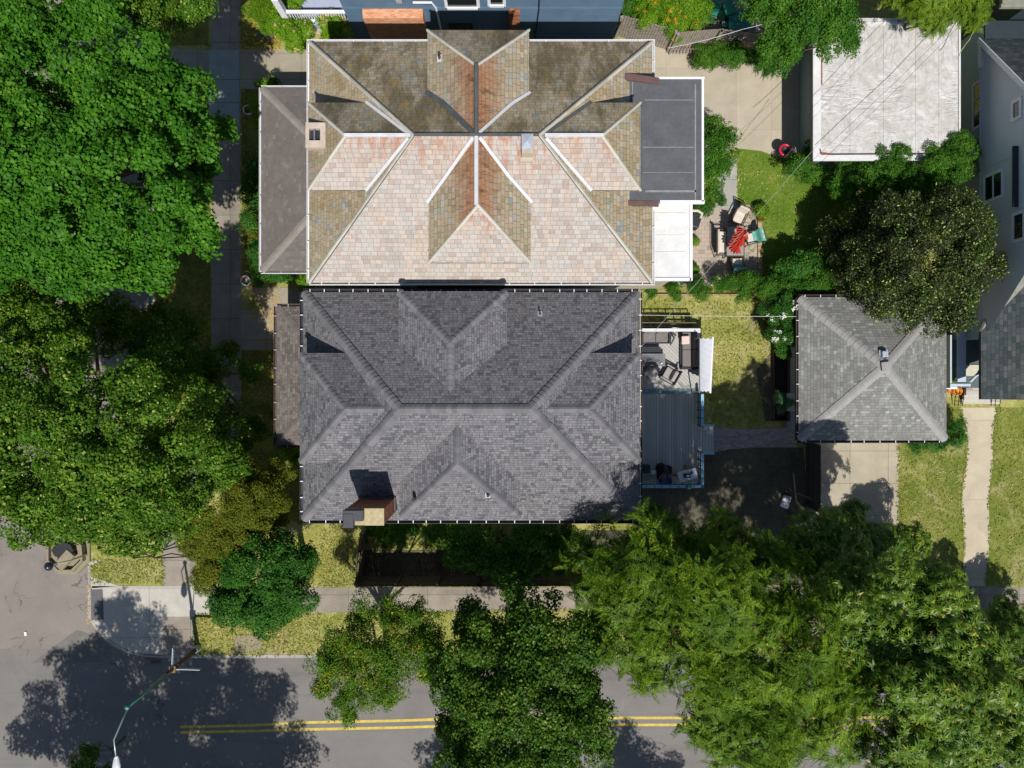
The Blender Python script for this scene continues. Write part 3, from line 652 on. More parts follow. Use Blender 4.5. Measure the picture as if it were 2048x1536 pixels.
# chimney on the west side
c = MB(); BRK = tiles('tan_brick', .2, .07, [(0, (.3, .22, .14, 1)), (1, (.42, .34, .24, 1))], .01, (.2, .17, .13, 1), irr=0, offset=.5, bstr=.4)
c.box(-7.7, -7.02, 8.9, 9.74, 6.4, 9.0); c.box(-7.74, -6.98, 8.86, 9.78, 9.0, 9.2); ch = c.build('chimney', BRK, h1)
cz = 9.2; c = MB(); cx0, cx1, cy0, cy1 = wx(611, 9.45), wx(651, 9.45), wy(295, 9.45), wy(245, 9.45); c.box(cx0, cx0 + .13, cy0, cy1, 9.2, 9.45); c.box(cx1 - .2, cx1, cy0, cy1, 9.2, 9.45); c.box(cx0 + .13, cx1 - .2, cy0, cy0 + .27, 9.2, 9.45); c.box(cx0 + .13, cx1 - .2, cy1 - .22, cy1, 9.2, 9.45)
c.build('chimney_cap', flat('cast_stone', (.46, .38, .31, 1), .8, .12, 4, .2), ch); c = MB(); c.box(cx0 + .12, cx1 - .19, cy0 + .26, cy1 - .21, 9.19, 9.26); c.build('chimney_flue', DARKM, ch); c = MB(); c.tube([(cx0 + .32, cy0 + .3, 9.4), (cx0 + .32, cy1 - .24, 9.4)], .04, 6); c.build('flue_bar', MATS['steel'], ch)
# roof hatch vent on the ridge's south side
c = MB(); x0, x1, y0, y1 = wx(1040, 9.95), wx(1067, 9.95), wy(320, 9.95), wy(273, 9.95); zz = 9.1
c.box(x0 + .06, x1 - .02, y0 + .15, y1, 9.2, 10.25); c.box(x0 + .0, x1, y0, y0 + .17, 9.3, 9.75); sk = c.build('roof_vent', flat('vent_tan', (.42, .37, .29, 1), .6, .1, 4), h1)
c = MB(); a = (x0 + .05, y1 - .55); b = (x1 - .04, y1); m_ = ((a[0] + b[0]) / 2, (a[1] + b[1]) / 2, 10.34)
Q = [(a[0], a[1], 10.26), (b[0], a[1], 10.26), (b[0], b[1], 10.26), (a[0], b[1], 10.26)]
for i in range(4): c.quad(Q[i], Q[(i + 1) % 4], m_)
c.build('vent_cap', flat('galv_dull', (.33, .36, .42, 1), .6, .08, 4), sk)
tS, tN = (0, -.535, .845), (0, .535, .845)
zN = lambda y: ZE + (Y1 - y) * S4
vent_pipe(h1, (wx(880, 9.2), wy(120, 9.2), 9.32), ALU, DARKM, .3, tilt=(-.57, 0, .82))
vent_pipe(h1, (wx(1012, 9.3), wy(80, 9.3), 9.0), MATS['steel'], DARKM, .25, tilt=tN)
vent_pipe(h1, (wx(1194, 8.0), wy(395, 8.0), 8.2), MATS['steel'], MATS['rubber'], .35, tilt=(.55, 0, .835))
# flat black roof
EP = NT('black_membrane')
def _ep(t):
    s = t.n("SeparateXYZ", {0: t.pos()}).outputs; n1 = t.noise(1.2, 6, .7); n2 = t.noise(7, 5, .75)
    c = t.ramp(t.math('ADD', t.math('MULTIPLY', n1, .6), t.math('MULTIPLY', n2, .4)), [(.35, (.066, .069, .076, 1)), (.68, (.115, .118, .128, 1))])
    m = t.sm(t.noise(3.4, 6, .8), .66, .8); c = t.mix(t.math('MULTIPLY', m, .35), c, (.3, .3, .3, 1))
    return t.fin(c, .55, n2, .15, .02)
EPM = _ep(EP)
ZF = 7.7; fx1, fy0, fy1 = 7.55, 7.32, 12.15
r = MB(); r.box(4.35, fx1, fy0, fy1, ZF - .25, ZF); r.box(5.15, fx1 - .25, fy0 + .2, fy1 - .2, ZF, ZF + .012); fr_ = r.build('flat_roof', EPM, h1)
c = MB(); c.box(5.8, fx1 + .12, fy1 + .002, fy1 + .08, ZF - .12, ZF + .03); c.box(fx1 + .002, fx1 + .09, fy0 - .05, fy1, ZF - .12, ZF + .03); c.box(5.9, fx1 + .12, fy0 - .13, fy0 - .002, ZF - .12, ZF + .03); c.build('roof_edging', WHITE, fr_)
c = MB(); c.beam((4.4, fy1 + .07, ZF + .1), (5.85, fy1 - .1, ZF + .02), .26, .1); c.build('roof_flashing', flat('brown_flashing', (.11, .065, .06, 1), .6, .15, 4), fr_); c = MB(); c.beam((4.45, fy0 - .1, ZF + .0), (5.85, fy0 - .14, ZF - .05), .2, .1); c.build('roof_flashing', MATS['brown_flashing'], fr_)
c = MB(); c.box(fx1 - .28, fx1 - .22, fy0, fy1 - .2, ZF + .012, ZF + .03); c.box(5.3, fx1 - .22, fy0 + .32, fy0 + .4, ZF + .012, ZF + .03); c.box(5.2, fx1 - .3, 9.42, 9.45, ZF + .012, ZF + .018); c.box(5.2, fx1 - .3, 8.42, 8.44, ZF + .012, ZF + .018); c.box(5.3, fx1 - .3, 11.3, 11.33, ZF + .012, ZF + .018)
c.box(4.78, 4.82, 10.2, fy1 - .1, ZF, ZF + .018); c.build('roof_seam', flat('seam_grey', (.22, .22, .22, 1), .6, .2, 5), fr_)
# white low roof over the back porch
r = MB(); bx1, by0, by1 = 7.42, 4.44, 7.6; r.box(5.5, bx1, by0, by1, 6.1, 6.3); pr_ = r.build('porch_roof', WHITEM, h1)
c = MB(); c.box(5.5, bx1 + .06, by0 - .12, by0 - .002, 6.12, 6.36); c.box(bx1 + .002, bx1 + .12, by0 - .12, by1 + .1, 6.12, 6.36); c.build('roof_edging', WHITE, pr_)
c = MB(); c.box(5.9, 7.2, 6.75, 7.15, 6.302, 6.33); c.box(5.9, 7.25, 6.2, 6.23, 6.302, 6.32); c.box(5.9, 7.25, 5.5, 5.53, 6.302, 6.32); c.build('roof_seam', WHITEM, pr_)
c = MB(); c.box(5.3, 7.2, 4.7, 7.5, 0, 6.1); c.build('porch_wall', MATS['cream_siding'], h1)
def st_old(t, c):
    c = t.mix(t.math('MULTIPLY', t.sm(t.noise(.7, 5, .65, dist=.5), .42, .62), .4), c, (.10, .086, .08, 1)); return t.mix(t.math('MULTIPLY', t.sm(t.noise(1.6, 5, .7), .54, .7), .3), c, (.2, .19, .18, 1))
# west porch roof
def porch(h, x0, x1, y0, y1, ze, zt, mat, capm, run):
    r = MB(); xi = x1 + .6; k = (zt - ze) / (x1 - x0); zi = ze + k * (xi - x0); dy = (xi - x0)
    A, B, C, D = (x0, y0, ze), (xi, y0, ze), (xi, y1, ze), (x0, y1, ze); E, G_ = (xi, y0 + dy, zi), (xi, y1 - dy, zi)
    r.quad(A, E, G_, D); r.quad(A, B, E); r.quad(D, G_, C)
    for s, t in ((A, B), (C, D), (D, A)): r.quad((s[0], s[1], ze - .16), (t[0], t[1], ze - .16), t, s)
    r.quad((x0, y0, ze - .16), (x0, y1, ze - .16), (xi, y1, ze - .16), (xi, y0, ze - .16))
    p = r.build('porch_roof', mat, h); c = MB(); capline(c, A, E, .34, .03, .3, .012); capline(c, D, G_, .34, .03, .3, .012); c.build('hip_cap', capm, p)
    c = MB(); c.box(x0 + .3, x1 + .5, y0 + .3, y1 - .3, 0, .6); c.build('porch_floor', flat('porch_grey', (.25, .25, .24, 1), .7, .1, 3), h)
    for yy in np.linspace(y0 + .4, y1 - .4, 5): q = MB(); q.box(x0 + .35, x0 + .55, yy - .1, yy + .1, .6, ze - .16); q.build('porch_post', WHITE, h)
    return p
AG = [(0, (.128, .112, .104, 1)), (.5, (.14, .124, .115, 1)), (.9, (.152, .136, .127, 1)), (1, (.18, .168, .158, 1))]
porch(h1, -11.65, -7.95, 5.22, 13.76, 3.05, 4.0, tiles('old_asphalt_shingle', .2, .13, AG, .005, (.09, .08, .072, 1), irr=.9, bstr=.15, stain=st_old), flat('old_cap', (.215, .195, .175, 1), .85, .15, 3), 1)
gutters(h1, [((-11.65, 5.22), (-7.95, 5.22), (0, -1)), ((-11.65, 13.76), (-7.95, 13.76), (0, 1)), ((-11.65, 5.22), (-11.65, 13.76), (-1, 0))], 3.05, WHITE, flat('galv', (.4, .41, .42, 1), .5, .1, 4), 1.3, .07, True, 5)
winS(h1, -5.5, -4.6, 1.2, 2.6, Y0 + .45); winX(h1, 8.2, 9.2, 4.6, 6.0, X0 + .45); winX(h1, 11.2, 12.2, 4.6, 6.0, X0 + .45); winX(h1, 8.6, 9.6, 4.4, 5.8, 7.3, 1); winX(h1, 10.4, 11.4, 4.4, 5.8, 7.3, 1); winX(h1, 5.6, 6.6, 1, 2.2, 7.2, 1); winX(h1, 5.6, 6.6, 4, 5.2, 7.2, 1)

# ------------------------------------------------------------------ grey shingled house
def GS(k, br=1.0, dk=.55): return [(0, (.040 * k, .040 * k, .046 * k, 1)), (.18, (.055 * k, .054 * k, .06 * k, 1)), (.4, (.098 * k, .094 * k, .099 * k, 1)), (.75, (.12 * k, .115 * k, .12 * k, 1)), (1, (.155 * k, .149 * k, .153 * k, 1))]
def st_roof(t, c):
    n = t.noise(.45, 5, .6, dist=.5); c = t.mix(t.math('MULTIPLY', t.sm(n, .42, .68), .28), c, (.19, .175, .18, 1)); n2 = t.noise(1.0, 5, .7, vec=t.scalev(1.5, .4, .4))
    c = t.mix(t.math('MULTIPLY', t.sm(n2, .5, .7), .3), c, (.075, .078, .088, 1)); n3 = t.noise(6.0, 3, .8); return t.mix(t.math('MULTIPLY', t.sm(n3, .66, .74), .3), c, (.3, .26, .2, 1))
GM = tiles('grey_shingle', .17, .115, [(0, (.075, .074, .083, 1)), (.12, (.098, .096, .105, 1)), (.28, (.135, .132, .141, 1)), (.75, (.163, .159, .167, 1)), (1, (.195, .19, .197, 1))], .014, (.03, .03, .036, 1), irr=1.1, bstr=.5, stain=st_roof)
GC = capmat('grey_cap_shingle', (.11, .108, .116, 1), (.17, .166, .175, 1))
h2 = thing('grey_shingled_house', 'dark grey asphalt shingled hip roofed house with four dormers and a brick chimney', 'house', (-1.7, -.92, 0))
X0, X1, Y0, Y1, ZE, ZRG = -8.68, 5.27, -5.66, 3.82, 6.5, 9.65
w = MB(); w.box(X0 + .45, X1 - .45, Y0 + .45, Y1 - .4, 0, 6.35); w.build('wall', flat('blue_grey_siding', (.16, .2, .23, 1), .7, .08, 2), h2)
r = MB(); hiproof(r, X0, X1, Y0, Y1, ZE, (-4.2, -.92), (.70, -.92), ZRG); r.build('roof', GM, h2)
DG = {'N': dormer_geo('N', -4.48, -.2, 3.66, 1.57, -.6, 8.0, 9.2), 'S': dormer_geo('S', -4.45, .33, -5.3, -3.02, -1.2, 7.68, 9.2),
      'W': dormer_geo('W', -3.11, 1.22, -8.36, -6.30, -4.3, 8.0, 9.2), 'E': dormer_geo('E', -3.11, 1.22, 5.05, 2.91, .9, 8.0, 9.2)}
for k, G in DG.items():
    rr, ww = MB(), MB(); dormer(rr, ww, G, zb=6.4); d = rr.build('dormer_roof', GM, h2); ww.build('dormer_wall', MATS['blue_grey_siding'], d)
    hc = MB()
    for q in ('FL', 'FR'): capline(hc, G[q], G['A'], .33, .1, .2, .03, .008, 3)
    e = Vector(G['BA']); a = Vector(G['A'])
    sgn = {'N': (0, -1), 'S': (0, 1), 'W': (1, 0), 'E': (-1, 0)}[k]
    S_ = 3.15 / (4.83 if k in 'NS' else 4.6); L_ = {'N': abs(Y1 - a.y) - 2.7 / S_, 'S': 0, 'W': 0, 'E': 0}[k]
    run = {'N': (Y1 - 2.7 / (3.15 / 4.83)), 'S': (Y0 + 2.7 / (3.15 / 4.83)), 'W': X0 + 2.7 / (3.15 / 4.57), 'E': X1 - 2.7 / (3.15 / 4.66)}[k]
    t = (a.x, run, a.z) if k in 'NS' else (run, a.y, a.z)
    capline(hc, a, t, .3, .09, .2, .02, .004, 4); hc.build('ridge_cap', GC, d)
hc = MB()
for a, b in (((X0, Y0), (-4.2, -.92)), ((X0, Y1), (-4.2, -.92)), ((X1, Y0), (.7, -.92)), ((X1, Y1), (.7, -.92))): capline(hc, (*a, ZE), (*b, ZRG), .38, .09, .2, .034, .008, 5)
capline(hc, (-4.2, -.92, ZRG), (.7, -.92, ZRG), .36, .11, .19, .02, .004, 6); hc.build('ridge_cap', GC, h2)
GUT = flat('brown_gutter', (.08, .055, .045, 1), .5, .2, 4)
gutters(h2, [((X0, Y0), (X1, Y0), (0, -1)), ((X0, Y1), (X1, Y1), (0, 1)), ((X0, Y0), (X0, Y1), (-1, 0))], ZE, DARKM, WHITE, .6, .12, True, 1)
gutters(h2, [((X1, Y0), (X1, Y1), (1, 0))], ZE, DARKM, WHITE, .6, .12, True, 2)
gl = MB(); gl.beam((X1 + .06, Y0, ZE - .02), (X1 + .06, Y1, ZE - .02), .05, .02); gl.build('gutter_guard', flat('guard_tan', (.34, .27, .21, 1), .5, .15, 5), h2)
# chimney
ct = 9.75; k = kz(ct); cx0, cx1, cy0, cy1 = -334 * k, -256 * k, -283 * k, -249 * k
RB = tiles('red_brick', .2, .075, [(0, (.16, .045, .022, 1)), (.5, (.24, .075, .035, 1)), (1, (.34, .13, .06, 1))], .01, (.28, .2, .15, 1), irr=0, offset=.5, bstr=.4)
c = MB(); c.box(cx0 + .02, cx1 - .02, cy0 + .02, cy1 - .02, 0, ct - .08); ch = c.build('chimney', RB, h2)
c = MB(); c.box(cx0 + .72, cx1, cy0, cy1, ct - .08, ct); c.box(cx0, cx0 + .72, cy0, cy1, ct - .08, ct - .03); c.build('chimney_crown', flat('crown_mortar', (.42, .35, .2, 1), .85, .2, 6, .4), ch)
c = MB(); c.obox((cx0 + .34, cy0 + .40, ct + .14), .76, .40, .22, bev=.02); c.obox((cx0 + .18, cy0 + .22, ct + .16), .38, .52, .22, bev=.02); c.build('chimney_cap', flat('cap_metal', (.045, .047, .055, 1), .5, .15, 4), ch)
c = MB(); zb = 6.5 + (cy1 + 5.75) * .652
c.box(cx1 - .04, cx1 + .03, cy0 + .1, cy1 + .02, 6.7, 7.35); c.box(cx0 - .02, cx1 + .02, cy1 - .04, cy1 + .05, 6.9, 7.32); c.build('chimney_flashing', LEAD, ch)
zS = lambda y: ZE + (y - Y0) * .652
def zat(v, side):
    z = 8.0
    for _ in range(20):
        y = wy(v, z); z = ZE + ((y - Y0) if side == 'S' else (Y1 - y)) * .652
    return z
vent_pipe(h2, (wx(829, 8.15), wy(997, 8.15), 8.02), MATS['galv'], MATS['rubber'], .34, 'vent_pipe', .075, tilt=(-.537, 0, .844))
vent_pipe(h2, (wx(976, 8.3), wy(990, 8.3), 8.3), MATS['galv'], MATS['rubber'], .2, 'vent_pipe', .06, tilt=(0, -.555, .832))
z_ = zat(628, 'N'); vent_pipe(h2, (wx(1080, z_), wy(628, z_), z_), MATS['galv'], MATS['rubber'], .28, 'vent_pipe', .04, tilt=(0, .546, .838))
BG = [(0, (.095, .08, .075, 1)), (.5, (.135, .115, .108, 1)), (1, (.175, .155, .145, 1))]
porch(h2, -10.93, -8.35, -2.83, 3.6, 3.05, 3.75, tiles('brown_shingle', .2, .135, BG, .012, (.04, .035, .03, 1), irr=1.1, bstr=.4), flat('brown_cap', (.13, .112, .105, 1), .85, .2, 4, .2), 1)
gutters(h2, [((-10.93, -2.83), (-8.8, -2.83), (0, -1)), ((-10.93, 3.6), (-8.8, 3.6), (0, 1)), ((-10.93, -2.83), (-10.93, 3.6), (-1, 0))], 3.05, GUT, MATS['galv'], .75, .11, True, 7)
for a in (-3.6, -1.5, .6): winX(h2, a, a + .9, 1.2, 2.6, X1 - .45, 1); winX(h2, a, a + .9, 4.3, 5.6, X1 - .45, 1)
for a in (-6.5, -1.5, 2.2): winS(h2, a, a + .9, 1.3, 2.6, Y0 + .45)
# ------------------------------------------------------------------ hip roofed garage
g2 = thing('garage', 'square garage with a light grey shingled pyramid roof beside a concrete driveway', 'garage', (wx(1744, 2.6), wy(737, 2.6), 0))
ZE = 2.6; X0, X1, Y0, Y1 = wx(1597, ZE), wx(1893, ZE), wy(881, ZE), wy(594, ZE); ap = (wx(1771, 4.1), wy(733, 4.1), 4.1)
w = MB(); w.box(X0 + .42, X1 - .4, Y0 + .4, Y1 - .4, 0, 2.45); w.build('wall', flat('pale_blue_siding', (.34, .4, .46, 1), .6, .06, 2), g2)
LG = [(0, (.15, .15, .14, 1)), (.35, (.185, .185, .172, 1)), (.7, (.212, .212, .198, 1)), (.92, (.245, .25, .235, 1)), (1, (.31, .32, .295, 1))]
def st_roof2(t, c):
    n = t.noise(.6, 5, .6, dist=.5); c = t.mix(t.math('MULTIPLY', t.sm(n, .42, .66), .35), c, (.16, .155, .14, 1)); return t.mix(t.math('MULTIPLY', t.sm(t.noise(1.4, 5, .7), .52, .7), .3), c, (.24, .25, .225, 1))
r = MB()
for a, b in (((X0, Y0), (X1, Y0)), ((X1, Y0), (X1, Y1)), ((X1, Y1), (X0, Y1)), ((X0, Y1), (X0, Y0))): r.quad((*a, ZE), (*b, ZE), ap); r.quad((*a, ZE - .15), (*b, ZE - .15), (*b, ZE), (*a, ZE))
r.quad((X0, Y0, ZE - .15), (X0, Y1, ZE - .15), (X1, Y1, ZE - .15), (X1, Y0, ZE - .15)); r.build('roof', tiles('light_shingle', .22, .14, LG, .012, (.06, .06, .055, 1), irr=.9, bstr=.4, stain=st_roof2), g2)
c = MB()
for a in ((X0, Y0), (X1, Y0), (X1, Y1), (X0, Y1)): capline(c, (*a, ZE), ap, .42, .055, .3, .018)
c.obox((ap[0], ap[1], ap[2] + .04), .4, .4, .05, .1); c.build('hip_cap', flat('light_cap', (.27, .262, .25, 1), .85, .1, 4, .2), g2)
c = MB(); p = P(1769, 708, 3.95); c.obox(p, .27, .27, .2, .05, bev=.03); c.obox((p[0], p[1], p[2] - .1), .38, .38, .05, .05); c.build('roof_vent', MATS['galv_dull'], g2)
gutters(g2, [((X0, Y0), (X1, Y0), (0, -1)), ((X0, Y1), (X1, Y1), (0, 1)), ((X0, Y0), (X0, Y1), (-1, 0))], ZE, flat('dark_brown_metal', (.04, .022, .02, 1), .5), WHITE, .68, .1, True, 9)
c = MB(); c.box(X0 + .38, X0 + .425, Y0 + 1.3, Y0 + 2.2, .02, 2.0); c.build('door', WHITE, g2)
c = MB(); c.box(X0 + 1.2, X1 - 1.4, Y0 + .36, Y0 + .405, .03, 2.1); c.build('garage_door', WHITE, g2)

# ------------------------------------------------------------------ flat roofed garage
ZE = 2.95; X0, X1, Y0, Y1 = wx(1628, ZE), wx(1919, ZE), wy(320, ZE), wy(36, ZE)
g1 = thing('garage', 'garage with a stained white flat membrane roof behind the concrete yard', 'garage', ((X0 + X1) / 2, (Y0 + Y1) / 2, 0))
w = MB(); w.box(X0 + .5, X1 - .4, Y0 + .5, Y1 - .4, 0, 2.8); w.build('wall', flat('teal_siding', (.2, .27, .29, 1), .65, .08, 2), g1)
def memb():
    t = NT('old_white_membrane'); sv_ = t.scalev(1, 1, 1); n0 = t.noise(1.6, 6, .65, dist=1.2); n1 = t.noise(.55, 5, .6); n2 = t.noise(9, 4, .7, vec=t.scalev(1.1, .8, 1))
    c = t.ramp(t.math('ADD', t.math('MULTIPLY', n0, .6), t.math('MULTIPLY', n2, .4)), [(.35, (.42, .39, .34, 1)), (.55, (.56, .545, .53, 1)), (.7, (.66, .66, .66, 1))])
    m = t.sm(t.noise(1.0, 6, .7, vec=t.scalev(2.2, .5, 1)), .56, .74); c = t.mix(t.math('MULTIPLY', m, .6), c, (.33, .28, .2, 1)); m3 = t.sm(t.noise(.8, 6, .65, dist=1.5), .46, .62); c = t.mix(t.math('MULTIPLY', m3, .55), c, (.40, .385, .36, 1))
    wx_ = t.noise(1.0, 5, .6, vec=t.scalev(.45, 1.7, 1), dist=1.4); wy_ = t.noise(1.0, 4, .5, vec=t.scalev(1.6, .4, 1), dist=1.2); msk = t.noise(.35, 3, .5)
    rid = lambda q: t.math('SUBTRACT', 1.0, t.math('MULTIPLY', t.math('ABSOLUTE', t.math('SUBTRACT', q, .5)), 9.0), clamp=True)
    e = t.math('MAXIMUM', t.math('MULTIPLY', rid(wx_), t.sm(msk, .40, .6)), t.math('MULTIPLY', rid(wy_), t.sm(msk, .6, .42)))
    c = t.mix(t.math('MULTIPLY', t.sm(t.noise(1.7, 5, .7, dist=.6), .5, .68), .35), c, (.36, .31, .25, 1))
    hgt = t.math('ADD', t.math('MULTIPLY', n0, .5), t.math('MULTIPLY', e, .55)); return t.fin(c, .45, hgt, .6, .09)
WM = memb()
r = MB(); r.box(X0, X1, Y0, Y1, ZE - .18, ZE); rf = r.build('roof', WM, g1)
c = MB(); c.box(X0 - .06, X0 + .3, Y0 - .05, Y1, ZE + .001, ZE + .05); c.box(X0 + .3, X1 - .02, Y0 - .05, Y0 + .22, ZE + .001, ZE + .05); c.box(X0 + .3, X1, Y1 - .32, Y1 - .2, ZE + .001, ZE + .06); c.box(X1 - .06, X1 + .02, Y0 + .3, Y1, ZE + .001, ZE + .06); c.build('roof_edging', WHITEM, rf)
c = MB(); c.box(X0 - .09, X0 - .062, Y0 - .08, Y1, ZE - .2, ZE + .06); c.build('fascia', flat('grey_brown_trim', (.14, .13, .11, 1), .6, .15, 4), g1)
c = MB()
for q in (.25, .48, .7, .86): x = X0 + (X1 - X0) * q; c.box(x - .02, x + .02, Y0 + .25, Y1 - .4, ZE, ZE + .016)
c.box(X0 + (X1 - X0) * .7, X0 + (X1 - X0) * .86, Y0 + 2.1, Y0 + 2.14, ZE, ZE + .016); c.build('roof_seam', WM, rf)
c = MB(); c.beam((X0 + .3, Y0 + .26, ZE + .03), (X1 - .9, Y0 + .3, ZE + .03), .035, .03); c.build('cable', flat('dark_cable', (.05, .03, .035, 1), .6), rf)
c = MB(); c.tube([(X0 + .26, Y0 + .5, ZE + .03), (X0 + .28, Y0 + .3, ZE + .05), (X0 + .75, Y0 + .24, ZE + .03)], .045, 6); c.build('rusty_bracket', flat('rust', (.25, .07, .04, 1), .8, .3, 8), rf)
c = MB(); c.box(X0 + .31, X0 + .38, Y1 - 3.1, Y1 - 1.2, ZE + .002, ZE + .02); c.build('flashing', MATS['rust'], rf)

# ------------------------------------------------------------------ blue house
YB = 17.45
hb = thing('blue_house', 'blue clapboard house with brick chimneys and a white porch, seen over its south wall', 'house', (-1.4, 22, 0))
t = NT('blue_clapboard'); s = t.n("SeparateXYZ", {0: t.pos()}).outputs; n1 = t.noise(1.2, 4); fz = t.math('FRACT', t.math('DIVIDE', s[2], .12)); lp = t.math('LESS_THAN', fz, .12)
c_ = t.ramp(n1, [(.3, (.088, .155, .235, 1)), (.7, (.115, .19, .28, 1))]); c_ = t.mix(t.math('MULTIPLY', lp, .35), c_, (.04, .07, .11, 1)); BLUE = t.fin(c_, .6, t.math('SUBTRACT', 1.0, fz), .5, .02)
w = MB(); w.box(-7.85, 5.1, YB, 28, .45, 6.6); w.build('wall', BLUE, hb)
w = MB(); w.box(-7.87, 5.12, YB - .03, 28, -.1, .45); w.build('foundation', tiles('fieldstone', .5, .28, [(0, (.1, .1, .1, 1)), (1, (.24, .24, .23, 1))], .03, (.03, .03, .03, 1), irr=1.2, bstr=.6), hb)
w = MB(); w.box(-7.9, 5.13, YB - .05, YB - .002, 3.02, 3.12); w.box(-7.9, 5.13, YB - .05, YB - .002, .4, .5); w.build('belt_course', BLUE, hb)
r = MB(); hiproof(r, -8.3, 5.6, 17.0, 28.6, 6.7, (-3, 22.8), (.5, 22.8), 10.2); r.build('roof', GM, hb)
winS(hb, -2.95, -1.62, 3.2, 4.6, YB, fw=.14); winS(hb, -.98, -.42, 3.4, 4.5, YB, fw=.14); winS(hb, -3.0, -2.0, .7, 1.6, YB, frame=DARKM)
OB = tiles('orange_brick', .21, .08, [(0, (.42, .16, .07, 1)), (.5, (.5, .21, .1, 1)), (1, (.6, .3, .17, 1))], .012, (.5, .42, .34, 1), irr=0, offset=.5, bstr=.4)
c = MB(); c.box(-6.95, -4.15, YB - .4, YB, 0, 2.9); c.quad((-6.95, YB, 3.1), (-6.95, YB - .4, 2.9), (-4.15, YB - .4, 2.9), (-4.15, YB, 3.1)); c.build('chimney_base', OB, hb)
c = MB(); c.box(-.16, .36, YB - .3, YB, 0, 3.1); c.build('chimney', RB, hb)
c = MB(); c.tube([(-4.5, YB - .12, 3.75), (-3.65, YB - .12, 3.75), (-3.5, YB - .12, 3.3), (-3.45, YB - .15, .3)], .05, 8); c.build('downspout', WHITE, hb)
c = MB(); c.tube([(1.2, YB - .08, 6), (1.25, YB - .08, 3), (1.15, YB - .08, .4)], .03, 6); c.build('cable', MATS['rubber'], hb)
c = MB(); c.obox((-5.1, YB - .12, 4.0), .28, .2, .35, bev=.03); c.build('meter_box', MATS['galv'], hb)
# porch of the blue house
c = MB(); c.box(-11.0, -7.9, 17.75, 22, .0, .95); c.build('porch_base', flat('stucco_white', (.55, .52, .46, 1), .8, .08, 3), hb)
c = MB(); c.box(-11.05, -7.88, 17.7, 17.74, .62, .98); c.box(-11.05, -7.9, 17.75, 22, .96, 1.0); c.build('porch_floor', flat('lilac_trim', (.34, .37, .48, 1), .6, .05, 3), hb)
c = MB(); c.box(-11.0, -7.95, 17.8, 17.92, 1.05, 1.15); c.box(-11.0, -7.95, 17.78, 17.94, 1.88, 1.96); rl = c.build('porch_railing', WHITE, hb)
for i in range(22):
    q = MB(); x = -10.75 + i * .125; q.box(x - .025, x + .025, 17.84, 17.89, 1.15, 1.88); q.build('baluster', WHITE, rl)
c = MB(); c.box(-11.12, -10.82, 17.7, 18.0, .0, 3.2); c.build('porch_post', WHITE, hb)

# ------------------------------------------------------------------ grey house on the east side
hr = thing('grey_clapboard_house', 'tall blue grey clapboard house with an overhanging upper floor and white windows', 'house', (25, 8, 0))
def clap(name, a, b):
    t = NT(name); s = t.n("SeparateXYZ", {0: t.pos()}).outputs; fz = t.math('FRACT', t.math('DIVIDE', s[2], .13)); c = t.ramp(t.noise(.7, 4), [(.3, a), (.7, b)])
    c = t.mix(t.math('MULTIPLY', t.math('LESS_THAN', fz, .1), .3), c, tuple(x * .5 for x in a[:3]) + (1,)); MATS[name] = t.fin(c, .6, t.math('SUBTRACT', 1.0, fz), .4, .02); return t.m
CL = clap('grey_clapboard', (.52, .56, .60, 1), (.59, .63, .67, 1)); CL2 = clap('teal_clapboard', (.36, .45, .48, 1), (.42, .52, .56, 1))
w = MB(); w.box(22.27, 31, 2.2, 17.0, 0, 2.6); w.build('wall', CL2, hr)
XU = 22.12
w = MB(); ya, yb, yc = 2.45, 13.0, 15.95
w.add([(XU, ya, 2.45), (XU, yc, 2.45), (XU, yc, 2.72), (XU, yb, 5.35), (XU, 10.2, 7.8), (XU, 7.2, 7.8), (XU, ya, 3.1), (31, ya, 2.45), (31, yc, 2.45), (31, yc, 2.72), (31, yb, 5.35), (31, 10.2, 7.8), (31, 7.2, 7.8), (31, ya, 3.1)],
      [[0, 1, 2, 3, 4, 5, 6], [13, 12, 11, 10, 9, 8, 7], [0, 7, 8, 1], [1, 8, 9, 2]]); up_ = w.build('upper_wall', CL, hr)
r = MB(); r.beam((XU + 3.8, 16.1, 2.7), (XU + 3.8, 13.0, 5.4), 8.0, .16, (0, .66, .75)); r.beam((XU + 3.8, 13.0, 5.4), (XU + 3.8, 10.1, 7.95), 8.0, .16, (0, .66, .75)); r.quad((XU - .2, 10.15, 7.95), (31, 10.15, 7.95), (31, 2.3, 3.15), (XU - .2, 2.3, 3.15)) if False else None
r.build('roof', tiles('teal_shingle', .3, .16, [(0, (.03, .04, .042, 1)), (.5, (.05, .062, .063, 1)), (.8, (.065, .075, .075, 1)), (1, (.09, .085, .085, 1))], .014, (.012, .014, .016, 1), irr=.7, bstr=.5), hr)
c = MB(); c.beam((XU - .24, 16.15, 2.68), (XU - .24, 9.9, 8.1), .06, .2, (0, .66, .75)); c.box(XU - .1, XU - .002, 14.9, 16.0, 2.45, 2.65); c.build('rake_board', WHITE, hr)
winX(hr, 12.35, 14.35, 1.8, 2.32, 22.27, -1, bars=2, fw=.12, vert=True); winX(hr, 11.7, 12.35, 4.72, 5.08, XU, -1, fw=.14, bars=0); winX(hr, 8.55, 9.6, 2.85, 3.95, XU, -1, fw=.13, bars=1, vert=False); winX(hr, 6.35, 7.4, 4.75, 5.3, XU, -1, fw=.14, bars=0)
c = MB(); c.box(XU - .03, XU - .002, 2.5, 16, 2.44, 2.5); c.box(XU - .025, XU - .002, 10.05, 10.09, 2.5, 4.5); c.build('trim_board', CL, up_)
c = MB(); c.box(21.9, 24.5, 7.75, 10.4, 4.9, 5.0); c.build('shade_toned_roof', flat('bay_shade_tone', (.02, .032, .04, 1), .8, .1, 3), hr)  # near-black colour paints in the shade on this lower roof face
